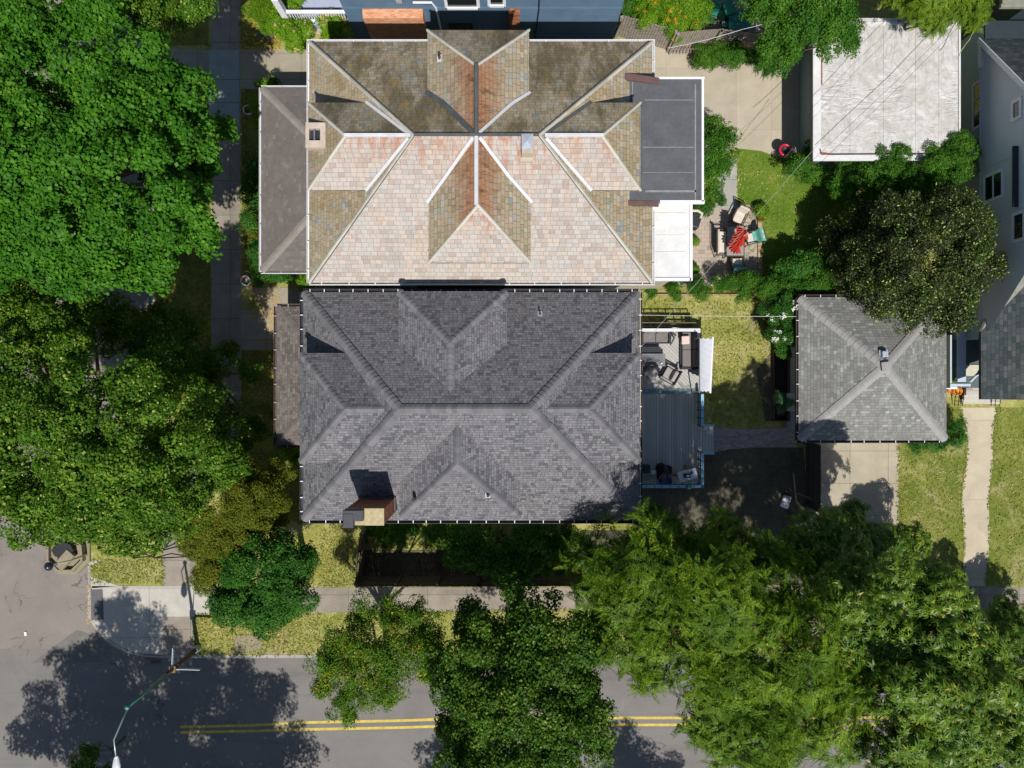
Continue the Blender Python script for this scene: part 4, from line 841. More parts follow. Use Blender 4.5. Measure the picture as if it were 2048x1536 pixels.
c = MB(); c.box(22.2, 31, 15.97, 17.05, 2.602, 2.68); c.build('shade_toned_roof', MATS['bay_shade_tone'], hr); c = MB(); c.box(22.25, 30, 17.25, 22, 3.6, 3.8); c.box(22.2, 30, 17.1, 17.25, 3.62, 3.78); c.build('rear_roof', flat('rear_tan', (.22, .22, .17, 1), .8, .15, 3), hr)  # first slab added over the sunlit wall top, its dark colour painted as shade
c = MB(); c.box(23.6, 30, 17.3, 21, 0, 3.6); c.build('rear_wall', flat('rear_shade_tone', (.03, .045, .05, 1), .7, .1, 3), hr)  # wall colour darkened to paint in the upper roof's shadow
# lower shingled roof on its south west corner
r = MB(); a = Vector((21.93, 2.42, 2.8)); b = Vector((21.93, -.72, 2.8)); c_ = Vector((29, -.72, 6.3)); d_ = Vector((29, 12.1, 6.3))
r.quad(a, b, c_, d_); dn = Vector((0, 0, -.16)); r.quad(a + dn, b + dn, b, a); r.quad(b + dn, c_ + dn, c_, b); r.quad(a + dn, d_ + dn, c_ + dn, b + dn); lr = r.build('lower_roof', MATS['teal_shingle'], hr)
c = MB(); e0 = a + Vector((-.02, .02, .02)); e1 = Vector((24.2, 5.55, 3.97)); e2 = Vector((24.2, 8.0, 3.6)); c.add([e0, e1, e2, e0 + Vector((-.03, .06, -.1))], [[0, 1, 2, 3]]); c.add([e0 + dn, e1 + dn, e2 + dn, e0 + Vector((-.03, .06, -.26))], [[3, 2, 1, 0]]); c.quad(e0 + Vector((-.03, .06, -.1)), e2, e2 + dn, e0 + Vector((-.03, .06, -.26))); c.build('roof_saddle', flat('weathered_slate', (.36, .35, .3, 1), .8, .15, 2, .2), hr)
w = MB(); w.box(23.6, 31, -.3, 2.2, 0, 2.6); w.build('wall', CL, hr)
c = MB(); c.box(XU + .1, XU + .3, 2.3, 4.2, 2.2, 2.45); c.build('soffit', CL, hr)
# rounded side porch
px0, px1, py0, py1 = wx(1897, 1.2), wx(1966, 1.2), wy(776, 1.2), wy(658, 1.2)
c = MB(); c.box(px0, 23.58, py0, min(py1, 2.19), 0, .55); c.build('porch_floor', flat('dark_planks', (.09, .115, .12, 1), .7, .15, 4), hr)
c = MB(); c.box(px0 + .02, px0 + .1, py0, py1 - .3, .55, 1.3); c.box(px0 + .45, px0 + .86, py0 + .25, py1 - .05, 1.12, 1.2); c.box(px0, px0 + 1.0, py0 + .08, py0 + .2, 1.2, 1.34); c.build('porch_railing', flat('blue_white_paint', (.45, .52, .6, 1), .5, .06, 3), hr)
arc = [(px0 + .05, py1 - .12, 1.25), (px0 + .5, py1 + .02, 1.28), (px0 + .95, py1 - .02, 1.28)] + [(px0 + .95 + .75 * math.sin(q), py1 - 1.22 + 1.2 * math.cos(q), 1.28) for q in np.linspace(.2, 2.5, 10)] + [(px0 + 1.0, py0 + .3, 1.28)]
c = MB(); c.tube(arc, .07, 8); c.build('curved_rail', MATS['blue_white_paint'], hr)
c = MB(); c.box(px0 + .95, 23.4, py0 + .6, py0 + 1.15, .552, .62); c.build('door_mat', flat('pale_panel', (.5, .48, .38, 1), .7, .1, 3), hr)
c = MB(); c.box(px0 + .1, 22.2, py0 - .06, py0 + .06, .0, .6); c.build('step_edge', WHITE, hr)
st = thing('front_steps', 'concrete front steps with black iron handrails at the top of the wavy path', 'steps', (wx(1955), wy(800), 0))
c = MB()
for i in range(3): c.box(wx(1925, .2), wx(2000, .2), wy(790 + i * 9, .2), wy(782, .2) + .35, .0 + i * 0, .5 - i * .16)
c.build('tread', MATS['concrete_new'] if 'concrete_new' in MATS else CONC, st)
IRON = flat('black_iron', (.015, .014, .015, 1), .5)
for ux in (1920, 1994):
    c = MB(); xx = wx(ux, .6)
    for dz in (.25, .55, .9): c.tube([(xx, wy(776, dz), dz + .05), (xx, wy(812, dz), dz - .1)], .018, 5)
    for i in range(5): y = wy(778 + i * 8, .5); c.tube([(xx, y, .1), (xx, y, .95 - .03 * i)], .016, 5)
    for i in range(3): c.tube([(xx, wy(778, .9), .92 - i * .3), (xx + .42, wy(778, .9), .92 - i * .3)], .016, 5); 
    c.build('handrail', IRON, st)

# ------------------------------------------------------------------ deck behind the grey shingled house
DK = thing('deck', 'blue grey board deck with a stepped seating area and painted rails behind the house', 'deck', (7.3, -1.2, 0))
def boards(name, a, b, pitch=.145, axis=0, diag=False):
    t = NT(name); s = t.n("SeparateXYZ", {0: t.pos()}).outputs
    x = t.math('ADD', s[0], s[1]) if diag else s[axis]; q = t.math('DIVIDE', x, pitch); fl = t.math('FLOOR', q); fr = t.math('FRACT', q)
    rnd = t.n("TexWhiteNoise", {'W': fl}, noise_dimensions='1D').outputs[0]; n = t.noise(3, 5, .7, vec=t.scalev(5, .6, 1) if axis == 0 else t.scalev(.6, 5, 1))
    c = t.ramp(t.math('ADD', t.math('MULTIPLY', rnd, .5), t.math('MULTIPLY', n, .5)), [(.25, a), (.75, b)]); g = t.math('LESS_THAN', fr, .09)
    c = t.mix(t.math('MULTIPLY', g, .85), c, (.01, .012, .014, 1)); MATS[name] = t.fin(c, .6, t.math('SUBTRACT', 1.0, g), .4, .02); return t.m
DB = boards('deck_boards', (.38, .39, .35, 1), (.49, .49, .44, 1)); DD = boards('deck_diagonal', (.36, .35, .33, 1), (.44, .42, .39, 1), .19, diag=True)
dx0, dx1 = 5.0, wx(1399, .4); ys, yn = wy(972, .4), wy(655, .4); ym_ = wy(783, .4)
c = MB(); c.box(dx0, dx1, ys, ym_, .3, .40); c.box(dx1, wx(1428, .35), wy(905, .35), wy(853, .35), .22, .32); c.build('deck_floor', DB, DK)
c = MB(); c.box(dx0, dx1, ym_ + .1, yn, .42, .52); c.build('raised_floor', DD, DK)
c = MB(); c.box(dx0, dx1, ym_ - .12, ym_ + .1, .40, .47); c.box(dx0, dx1, ym_ + .02, ym_ + .14, .44, .54); c.build('step_board', flat('deck_trim', (.13, .2, .23, 1), .5, .08, 4), DK)
c = MB(); c.box(dx0 + .1, dx1 - .05, ys + .05, yn - .05, 0, .3); c.build('deck_skirt', DARKM, DK)
RBL = flat('rail_blue', (.24, .45, .58, 1), .45, .08, 3); RW = flat('rail_white', (.60, .60, .62, 1), .5, .05, 3); RBL = flat('rail_blue', (.24, .45, .58, 1), .45, .08, 3)
zt = 1.42
c = MB(); y_ = wy(660, zt); c.box(dx0, wx(1401, zt), y_ - .075, y_ + .075, zt - .05, zt); c.box(wx(1395, zt), wx(1401, zt), wy(674, zt), y_ - .075, zt - .05, zt); c.build('north_rail', RW, DK)
c = MB(); xr = wx(1405, zt - .1); z2 = zt - .1
c.box(xr - .07, xr + .07, wy(853, z2), wy(788, z2), z2 - .05, z2); c.box(xr + .07, wx(1429, z2), wy(853, z2), wy(849, z2), z2 - .05, z2); c.build('painted_rail', RBL, DK); c = MB()
c.box(xr - .07, xr + .07, wy(975, z2), wy(905, z2), z2 - .05, z2); c.box(xr + .07, wx(1429, z2), wy(909, z2), wy(904, z2), z2 - .05, z2); c.box(dx0, xr - .07, wy(976, z2), wy(970, z2), z2 - .05, z2); c.build('painted_rail', RBL, DK)
for (p0, p1) in (((dx0, y_), (wx(1399, zt), y_)), ((wx(1399, zt), y_), (wx(1399, zt), wy(674, zt))), ((xr, wy(788, z2)), (xr, wy(853, z2))), ((xr, wy(905, z2)), (xr, wy(975, z2))), ((xr, wy(973, z2)), (dx0, wy(973, z2)))):
    a = Vector((*p0, 0)); b = Vector((*p1, 0)); L = (b - a).length; q = MB(); n = max(2, int(L / .38))
    for i in range(n + 1): p = a.lerp(b, i / n); q.box(p.x - .025, p.x + .025, p.y - .025, p.y + .025, .4, zt - .06)
    q.beam(a + Vector((0, 0, .6)), b + Vector((0, 0, .6)), .04, .05); q.beam(a + Vector((0, 0, .95)), b + Vector((0, 0, .95)), .03, .04); q.build('railing', flat('rail_dark', (.06, .09, .1, 1), .5), DK)

# awning: folded white canopy along the east edge of the deck
aw = thing('awning', 'off white canvas side awning with scalloped ends on a white pipe beside the deck', 'awning', (wx(1410, 1.7), wy(730, 1.7), 0))
c = MB(); xa = wx(1398, 1.95); n = 26; v = []; y0, y1 = wy(784, 1.8), wy(676, 1.8)
for i in range(n + 1):
    y = y0 + (y1 - y0) * i / n
    for j in range(7):
        t_ = j / 6; x1_ = wx(1424 - 5 * (1 - i / n), 1.6) + .0; x = xa + (x1_ - xa) * t_; z = 2.02 - .34 * t_ - .07 * math.sin(t_ * math.pi) + .012 * math.sin(i * 2.1 + j); e = 0
        if i in (0, n): e = (.05 * abs(math.sin(t_ * math.pi * 3))) * (1 if i == 0 else -1)
        v.append((x, y + e, z))
c.add(v, [[i * 7 + j, i * 7 + j + 1, (i + 1) * 7 + j + 1, (i + 1) * 7 + j] for i in range(n) for j in range(6)]); cv = c.build('canvas', flat('canvas_white', (.5, .51, .55, 1), .7, .06, 2, .1), aw, smooth=True)
c = MB(); c.tube([(wx(1419.5, 1.6), y0 - .06, 1.67), (wx(1425, 1.6), y1 + .06, 1.67)], .05, 8); c.build('pole', WHITE, aw); c = MB(); c.tube([(xa, y0, 2.04), (xa, y1, 2.04)], .03, 6); c.tube([(xa, y0, 2.04), (xa, y0, .42)], .03, 6); c.tube([(xa, y1, 2.04), (xa, y1, .42)], .03, 6); c.build('frame', MATS['steel'], aw)

# ------------------------------------------------------------------ deck furniture
FAB = flat('taupe_fabric', (.17, .155, .15, 1), .9, .1, 8); FABL = flat('light_grey_fabric', (.30, .285, .265, 1), .9, .08, 8); FD = flat('dark_frame', (.022, .026, .032, 1), .5)
def sofa(label, loc, L, D, rz, nc=2, group=None, cat='sofa', fab=FAB, slab=False):
    """seat faces +x in local frame"""
    s = thing('sofa' if cat == 'sofa' else 'armchair', label, cat, (0, 0, 0), group)
    c = MB(); c.box(-D / 2, D / 2, -L / 2, L / 2, .12, .24)
    for a in (-1, 1):
        for b in (-1, 1): c.box(a * (D / 2 - .05) - .03, a * (D / 2 - .05) + .03, b * (L / 2 - .05) - .03, b * (L / 2 - .05) + .03, 0, .12)
    c.build('frame', FD, s)
    for q in (-1, 1): c = MB(); c.obox((0, q * (L / 2 - .05), .46), D, .07, .05); c.obox((D / 2 - .04, q * (L / 2 - .05), .33), .05, .06, .24); c.obox((-D / 2 + .04, q * (L / 2 - .05), .33), .05, .06, .24); c.build('armrest', FD if fab is FAB else MATS['light_grey_fabric'], s)
    c = MB(); c.obox((-D / 2 + .03, 0, .5), .05, L, .5, ry=-.15); c.build('back_frame', FD, s)
    w = (L - .2) / nc
    for i in range(nc):
        y = -L / 2 + .1 + w * (i + .5); c = MB(); c.obox((.08, y, .32), D - .3, w - .015, .16, bev=.035); c.build('seat_cushion', fab, s, smooth=False)
        c = MB(); c.obox((-D / 2 + .2, y, .52), .2, w - .03, .38, ry=-.22, bev=.05); c.build('back_cushion', fab, s)
    s.location = loc; s.rotation_euler = (0, 0, rz); return s
zf = .525; sofa('charcoal two seat sofa with a pink cushion along the east rail of the deck', P(1376, 700, zf)[:2] + (zf,), 1.95, .88, math.pi, 2)
sofa('taupe two seat sofa under the north rail of the deck', P(1308, 672, zf)[:2] + (zf,), 1.45, .78, -math.pi / 2, 2)
sofa('grey cushioned armchair turned at an angle in the middle of the deck', P(1337, 749, zf)[:2] + (zf,), .78, .74, math.pi - .52 , 1, cat='armchair', fab=FABL)
c = MB(); p = P(1371, 680, 1.05); c.obox(p, .4, .42, .12, .05, .15, bev=.05); tag(c.build('throw_pillow', flat('pink_cushion', (.6, .46, .42, 1), .9, .05, 6), None), 'pale pink square cushion lying on the charcoal sofa', 'cushion')
rc = thing('lounge_chair', 'rounded grey tub chair in the shade beside the house wall on the deck', 'armchair', P(1300, 745, zf)[:2] + (zf,))
x, y = P(1300, 745, zf)[:2]; c = MB(); c.lathe(x, y, [(.0, zf + .1), (.3, zf + .1), (.34, zf + .3), (.31, zf + .4), (.0, zf + .42)], 18); c.build('seat', FABL, rc, smooth=True)
c = MB(); c.tube([(x + .36 * math.cos(a), y + .36 * math.sin(a), zf + .62) for a in np.linspace(.3, 2.6, 12)], .05, 8); c.tube([(x + .34 * math.cos(a), y + .34 * math.sin(a), zf + .45) for a in np.linspace(.1, 2.9, 12)], .05, 8); c.build('backrest', FD, rc)
c = MB()
for a in range(4): c.tube([(x + .24 * math.cos(a * 1.57 + .8), y + .24 * math.sin(a * 1.57 + .8), zf), (x + .24 * math.cos(a * 1.57 + .8), y + .24 * math.sin(a * 1.57 + .8), zf + .12)], .02, 6)
c.build('leg', FD, rc)
def lowtable(label, u0, u1, v0, v1, z, h, mat, name='coffee_table'):
    x0, x1, y0, y1 = wx(u0, z), wx(u1, z), wy(v1, z), wy(v0, z); t_ = thing(name, label, 'table', ((x0 + x1) / 2, (y0 + y1) / 2, z))
    c = MB(); nb = max(3, int((y1 - y0) / .1))
    for i in range(nb): a = y0 + (y1 - y0) * i / nb; c.box(x0, x1, a + .004, a + (y1 - y0) / nb - .004, z + h - .03, z + h)
    c.build('tabletop', mat, t_)
    for a in (x0 + .04, x1 - .04):
        for b in (y0 + .04, y1 - .04): c = MB(); c.box(a - .025, a + .025, b - .025, b + .025, z, z + h - .03); c.build('leg', FD, t_)
    return t_
lowtable('grey slatted low table beside the house wall on the deck', 1276, 1327, 708, 733, zf, .42, flat('grey_slats', (.17, .17, .18, 1), .6, .15, 5))
lowtable('black slatted bench table against the house wall on the deck', 1276, 1319, 694, 706, zf, .3, FD, 'side_table')
sd_ = thing('folding_stand', 'black folding wire stand between the two deck sofas', 'stand', P(1346, 678, zf)[:2] + (zf,))
for k_, (a, b) in enumerate((((1340, 663), (1346, 675)), ((1352, 665), (1341, 690)), ((1350, 675), (1341, 690)), ((1340, 663), (1352, 672)), ((1343, 663), (1348, 676)))): c = MB(); c.tube([P(*a, zf + .6), P(*b, zf + .02)], .018, 6); c.build('strut', FD, sd_)
c = MB(); x, y = P(1323.5, 726.5, zf + .48)[:2]; c.lathe(x, y, [(.0, zf + .425), (.04, zf + .425), (.045, zf + .5), (.0, zf + .5)], 12); tag(c.build('candle', WHITE, None, smooth=True), 'small white candle on the corner of the slatted table', 'candle')
# clutter at the south end of the deck
z = .40
sl = thing('folding_table', 'white plastic folding table set askew in the deck corner', 'table', P(1375, 950, z)[:2] + (z,))
c = MB(); pc = P(1375.5, 950, z + .65); c.obox(pc, .92, .52, .045, .24, bev=.015); c.build('tabletop', WHITE, sl)
for a in (-1, 1):
    for b in (-1, 1): c = MB(); dx_, dy_ = a * .38, b * .2; X_ = pc[0] + dx_ * math.cos(.24) - dy_ * math.sin(.24); Y_ = pc[1] + dx_ * math.sin(.24) + dy_ * math.cos(.24); c.tube([(X_, Y_, z), (X_, Y_, z + .63)], .015, 6); c.build('leg', MATS['steel'], sl)
gc = thing('tool_set', 'black power tool lying on the white folding table', 'tool', (pc[0], pc[1], z + .68)); c = MB(); c.obox((pc[0] - .05, pc[1] - .02, z + .74), .34, .22, .12, .0, bev=.02); c.build('body', FD, gc); c = MB(); c.lathe(pc[0] + .17, pc[1] + .12, [(0, z + .69), (.06, z + .69), (.06, z + .76), (0, z + .76)], 12); c.build('knob', IRON, gc); c = MB(); c.obox((pc[0] - .02, pc[1] - .03, z + .805), .2, .08, .01); c.build('label_plate', MATS['rail_blue'], gc)
gb = thing('garbage_bag', 'black bin bag slumped beside a blue tub on the deck', 'bin bag', P(1327, 945, z)[:2] + (z,)); c = MB(); rdm = random.Random(4); bx, by = P(1327, 943, z + .2)[:2]
v = []; n = 14
for i, (r_, zz) in enumerate(((.30, 0), (.40, .12), (.36, .3), (.22, .45), (.06, .52))):
    for k_ in range(n): a = 2 * math.pi * k_ / n; q = r_ * (1 + .22 * math.sin(3 * a + i) + rdm.uniform(-.08, .08)); v.append((bx + q * math.cos(a), by + q * math.sin(a) * 1.05 + (.05 if zz > .3 else 0), z + zz))
c.add(v, [[i * n + k_, i * n + (k_ + 1) % n, (i + 1) * n + (k_ + 1) % n, (i + 1) * n + k_] for i in range(4) for k_ in range(n)] + [[4 * n + k_ for k_ in range(n)]]); c.build('bag', flat('black_plastic', (.008, .009, .011, 1), .25, .1, 4, .3), gb)
tb = MB(); x, y = P(1330, 962, z + .2)[:2]; tb.lathe(x, y, [(.0, z + .02), (.28, z + .02), (.36, z + .26), (.33, z + .26), (.27, z + .06), (.0, z + .06)], 20); tag(tb.build('plastic_tub', flat('blue_plastic', (.09, .12, .28, 1), .35), None, smooth=True), 'dark blue round tub half under the bin bag on the deck', 'tub')
tb = MB(); x, y = P(1306, 945, z + .2)[:2]; tb.lathe(x, y, [(.0, z), (.14, z), (.16, z + .28), (.1, z + .3), (.0, z + .3)], 18); tag(tb.build('bucket', flat('pale_aqua', (.4, .55, .55, 1), .4), None, smooth=True), 'pale aqua lidded bucket by the house wall on the deck', 'bucket')
c = MB(); p = P(1293, 938, z + .3); c.obox((p[0], p[1], z + .2), .36, .42, .4, 0, bev=.03); tag(c.build('storage_crate', FD, None), 'dark storage crate against the house wall on the deck', 'crate')
c = MB(); p = P(1351, 951, z + .2); c.obox((p[0], p[1], z + .1), .16, .12, .2, .2, bev=.02); tag(c.build('red_box', flat('red_plastic', (.6, .02, .04, 1), .4), None), 'small bright red box between bin bag and folding table', 'box')
c = MB(); p = P(1377, 936, z + .2); c.obox((p[0], p[1], z + .15), .38, .22, .3, -.25); tag(c.build('cardboard_box', flat('cardboard', (.3, .24, .17, 1), .85), None), 'open cardboard box behind the white folding table', 'box')
c = MB(); c.beam(P(1280, 960, z + .3), P(1312, 952, z + .3), .16, .04); tag(c.build('plank', MATS['grey_slats'], None), 'grey plank leaning at the house end of the deck clutter', 'plank')
tb = MB(); x, y = P(1378, 973, 1.4)[:2]; tb.lathe(x, y, [(.0, 1.33), (.13, 1.33), (.15, 1.36), (.0, 1.38)], 18); tag(tb.build('frisbee', flat('green_plastic', (.03, .22, .17, 1), .4), None, smooth=True), 'green round disc resting on the blue deck rail', 'disc')
tr = thing('trellis', 'brown wooden lattice trellis standing north of the deck rail', 'trellis', (wx(1330), wy(645), 0))
# a light pergola grid north of the deck whose squares fall as shade on the grass
c = MB(); y_ = wy(656, 1.3)
for zz in (.45, .85, 1.25): c.beam((5.2, 3.0, zz), (9.0, 3.0, zz), .04, .045)
for i in range(11): x = 5.3 + i * .37; c.beam((x, 3.0, 0), (x, 3.0, 1.28), .04, .045)
c.build('lattice', flat('old_wood', (.14, .11, .08, 1), .85, .2, 5), tr)

# ------------------------------------------------------------------ patio set
CR = flat('cream_cushion', (.56, .51, .44, 1), .85, .05, 6); GRN = flat('green_cloth', (.12, .36, .29, 1), .8, .1, 6, .2); BRW = flat('dark_wood', (.06, .04, .03, 1), .6)
def pchair(label, u, v, rz, cover=None, L=.6, D=.66, grp=None, cat='chair', flowers=False):
    s = thing('patio_chair' if cat == 'chair' else 'patio_bench', label, cat, (0, 0, 0), grp)
    c = MB(); c.obox((.02, 0, .42), D - .1, L - .1, .1, bev=.03); c.build('seat_cushion', CR, s)
    c = MB()
    for a in (-1, 1):
        c.beam((-D / 2, a * L / 2, .0), (-D / 2 - .12, a * L / 2, .95), .035, .035); c.beam((D / 2, a * L / 2, 0), (D / 2, a * L / 2, .62), .035, .035); c.beam((-D / 2, a * L / 2, .62), (D / 2, a * L / 2, .62), .05, .03)
    c.beam((-D / 2 - .12, -L / 2, .94), (-D / 2 - .12, L / 2, .94), .035, .035); c.box(-D / 2, D / 2, -L / 2, L / 2, .34, .365); c.build('frame', BRW, s)
    c = MB(); c.obox((-D / 2 + .0, 0, .68), .09, L - .08, .5, ry=-.14, bev=.03); c.build('back_cushion', CR, s)
    if cover:
        c = MB(); v_ = []; rr = random.Random(int(u))
        for i in range(8):
            for j in range(8):
                t_ = i / 7; x = D / 2 * (.3 - t_) - .1; y = (j / 7 - .5) * (L + .06); z = .5 + .02 * math.sin(j * 1.7 + i) if i < 4 else .55 + .13 * (i - 3) + .02 * math.sin(j * 2.3)
                if i == 7: x -= .14; z = .9
                v_.append((x, y + .02 * math.sin(i * 2), z + rr.uniform(-.01, .01)))
        c.add(v_, [[i * 8 + j, i * 8 + j + 1, (i + 1) * 8 + j + 1, (i + 1) * 8 + j] for i in range(7) for j in range(7)]); c.build('cloth_cover', cover, s, smooth=True)
    s.location = P(u, v, .4)[:2] + (.012,); s.rotation_euler = (0, 0, rz); return s
pchair('cream cushioned patio chair at the lawn end of the table, uncovered', 1478, 434, -math.pi / 2 - .45 , grp='patio chairs round the table')
pchair('patio chair half covered by a green cloth, east of the table', 1505, 476, math.pi + .25, GRN, grp='patio chairs round the table')
pchair('patio chair with a green cloth over its back, at the house end of the table', 1474, 529, math.pi / 2 + .05, GRN, grp='patio chairs round the table')
pchair('long cream cushioned patio bench with fringed back beside the table', 1446, 486, 0, L=1.25, cat='bench')
pt = thing('patio_table', 'rectangular glass topped patio table under the closed red parasol', 'table', P(1469, 481, .0)[:2] + (.012,))
x0, x1, y0, y1 = wx(1452, .72), wx(1489, .72), wy(513, .72), wy(451, .72); c = MB(); c.box(x0, x1, y0, y1, .69, .72); c.build('tabletop', flat('pale_glass_top', (.30, .28, .26, 1), .2, .05, 3), pt); c = MB()
for q in ((x0, x0 + .04, y0, y1), (x1 - .04, x1, y0, y1), (x0, x1, y0, y0 + .04), (x0, x1, y1 - .04, y1)): c.box(*q, .70, .735)
c.build('table_rim', BRW, pt)
for a in (x0 + .05, x1 - .05):
    for b in (y0 + .05, y1 - .05): c = MB(); c.box(a - .025, a + .025, b - .025, b + .025, .012, .69); c.build('leg', BRW, pt)
um = thing('patio_umbrella', 'closed red patio parasol with drooping folds standing through the table', 'parasol', ((x0 + x1) / 2 + .1, (y0 + y1) / 2, .012))
ux, uy = (x0 + x1) / 2 + .02, (y0 + y1) / 2; c = MB(); c.tube([(ux, uy, .02), (ux, uy, 2.55)], .025, 8); c.build('pole', WHITE, um); c = MB(); c.lathe(ux, uy, [(0, .012), (.25, .012), (.25, .06), (.05, .1), (0, .1)], 16); c.build('base', IRON, um)
for k_, (du, dv, zz) in enumerate(((1494, 460, 2.3), (1487, 474, 2.0), (1479, 489, 1.65))):
    c = MB(); X_, Y_ = wx(du, zz), wy(dv, zz); n = 15; v = [(X_, Y_, zz)]; fs = []
    for i in range(n + 1):
        a = math.radians(128 + 165 * i / n); r_ = .44 if i % 2 else .3; v.append((X_ + r_ * math.cos(a) * 1.1, Y_ + r_ * math.sin(a), zz - .42 + (.08 if i % 2 else -.05)))
    for i in range(n): fs.append([0, i + 1, i + 2])
    c.add(v, fs); c.build('canopy_fold', flat('red_canvas', (.55, .07, .045, 1), .8, .1, 5), um)
# flower pots, grill and small things
def pot(label, u, v, r, h, potmat, foliage=None, kind='small', fm=None, fsize=.12, z0=0.0, seed=1, flowers=None, fh=.3, fr=None, name='potted_plant', cat='potted plant', group=None):
    x, y = P(u, v, h)[:2]; t_ = thing(name, label, cat, (x, y, z0), group)
    c = MB(); c.lathe(x, y, [(0, z0), (r * .72, z0), (r, z0 + h), (r * .86, z0 + h), (r * .8, z0 + h - .05), (0, z0 + h - .05)], 20); c.build('pot', potmat, t_, smooth=True)
    rng = np.random.default_rng(seed)
    if fm is not None:
        fr = fr or r * 1.2; n = max(12, int(14 * (fr / fsize) ** 2)); d = rng.normal(0, 1, (n, 3)); d /= np.linalg.norm(d, axis=1, keepdims=True); d[:, 2] = abs(d[:, 2])
        p = d * np.array([fr, fr, fh]) * rng.uniform(.6, 1, (n, 1)) + np.array([x, y, z0 + h - .02]); quads_obj('foliage', stamp(kind, p, d, fsize, rng), fm, t_)
        if flowers is not None:
            p2 = p[rng.choice(n, max(6, n // 3))] + np.array([0, 0, .05]); quads_obj('flowers', stamp('small', p2, np.tile([0, 0, 1.0], (len(p2), 1)), fsize * .7, rng, 2), flowers, t_)
    return t_
# ------------------------------------------------------------------ leaf materials
LM = dict(
 maple=leafmat('leaf_maple', (0.02512, 0.1005, 0.006864, 1), (0.05203, 0.1704, 0.009438, 1), hi=(0.1032, 0.2446, 0.01716, 1), trans=.2),
 linden=leafmat('leaf_linden', (0.03018, 0.08725, 0.006314, 1), (0.07072, 0.1607, 0.00902, 1), (0.3961, 0.4225, 0.08118, 1), hi=(0.1603, 0.2663, 0.02255, 1), p3=.05, p3r=.5),
 gold=leafmat('leaf_gold', (0.06992, 0.09752, 0.0064, 1), (0.1214, 0.1484, 0.0096, 1), (0.2208, 0.1442, 0.012, 1), hi=(0.1914, 0.2035, 0.0176, 1), p3=.035),
 fresh=leafmat('leaf_fresh', (0.02, 0.084, 0.0096, 1), (0.04, 0.136, 0.0144, 1), hi=(0.096, 0.208, 0.024, 1)),
 birch=leafmat('leaf_birch', (0.04208, 0.1122, 0.0068, 1), (0.0748, 0.1683, 0.0102, 1), (0.4862, 0.3179, 0.01275, 1), hi=(0.1403, 0.2431, 0.02125, 1), p3=.12, p3r=1.0),
 dark=leafmat('leaf_dark', (0.02244, 0.06545, 0.006545, 1), (0.05143, 0.1263, 0.008415, 1), (0.2992, 0.3366, 0.0561, 1), hi=(0.1216, 0.2057, 0.02057, 1), p3=.05, p3r=.5),
 locust=leafmat('leaf_locust', (0.01945, 0.05475, 0.003291, 1), (0.0884, 0.1742, 0.008228, 1), (0.3182, 0.3152, 0.01496, 1), hi=(0.1945, 0.2821, 0.01496, 1), p3=.06, p3r=.9),
 chestnut=leafmat('leaf_chestnut', (0.03046, 0.08415, 0.00748, 1), (0.08092, 0.1636, 0.01029, 1), (0.4379, 0.374, 0.04675, 1), hi=(0.1904, 0.2712, 0.02057, 1), p3=.09, p3r=.8, rough=.45, spec=.3),
 crab=leafmat('leaf_crab', (0.0209, 0.0175, 0.011, 1), (0.04275, 0.06875, 0.0132, 1), (0.323, 0.45, 0.099, 1), hi=(0.09025, 0.1625, 0.022, 1), p3=.08, p3r=.1, rough=.5, spec=.3),
 lime=leafmat('leaf_lime', (0.072, 0.18, 0.0072, 1), (0.135, 0.27, 0.0108, 1), hi=(0.216, 0.36, 0.0225, 1)),
 vine=leafmat('leaf_vine', (0.024, 0.092, 0.0072, 1), (0.052, 0.152, 0.0104, 1), hi=(0.112, 0.224, 0.02, 1)),
 yew=leafmat('leaf_yew', (0.0595, 0.1275, 0.0068, 1), (0.119, 0.1955, 0.0102, 1), hi=(0.187, 0.272, 0.017, 1)),
 blue=leafmat('leaf_blue', (0.05, 0.13, 0.06, 1), (0.1, 0.2, 0.09, 1), hi=(0.18, 0.29, 0.14, 1)),
)
FW = flat('white_petal', (.75, .75, .68, 1), .7, .05, 5); FP = flat('pink_petal', (.6, .02, .2, 1), .6); FO = flat('orange_petal', (.75, .32, .02, 1), .7, .15, 6); FR = flat('red_petal', (.6, .02, .02, 1), .6); FPK = flat('peach_petal', (.62, .38, .2, 1), .7, .15, 6); FY = flat('yellow_petal', (.65, .42, .02, 1), .7)
TERR = flat('terracotta', (.5, .17, .05, 1), .7)
pot('round clipped lime ball shrub in a pot at the middle of the patio edge', 1389, 483, .17, .3, WHITE, fm=LM['lime'], fsize=.09, fr=.24, fh=.26, seed=3, group='lime ball pots')
pot('round clipped lime ball shrub in a pot at the south end of the patio edge', 1389, 538, .17, .3, WHITE, fm=LM['lime'], fsize=.09, fr=.25, fh=.26, seed=4, group='lime ball pots')
pot('bushy bright lime plant in a pot on the lawn corner of the patio', 1523, 420, .2, .35, TERR, fm=LM['lime'], kind='broad', fsize=.13, fr=.36, fh=.3, seed=5)
pot('small pot of bright red flowers below the lime plant', 1520, 436, .12, .2, TERR, fm=LM['fresh'], fsize=.08, fr=.14, fh=.12, flowers=FR, seed=6)
pot('red and white ringed flower pot on the grass near the walkway', 491, 561, .26, .35, WHITE, fm=LM['fresh'], fsize=.09, fr=.15, fh=.08, flowers=FR, seed=7)
pot('white rimmed pot of red flowers in shade by the bluestone walk', 495, 219, .24, .35, WHITE, fm=LM['fresh'], fsize=.09, fr=.15, fh=.1, flowers=FR, seed=8)
pot('large orange glazed pot holding pale stones beside the steps', 1917, 782, .22, .38, flat('orange_glaze', (.7, .24, .02, 1), .4), name='flower_pot', cat='pot')
pot('terracotta pot lying low against the garage corner', 1902, 781, .14, .2, TERR, name='flower_pot', cat='pot')
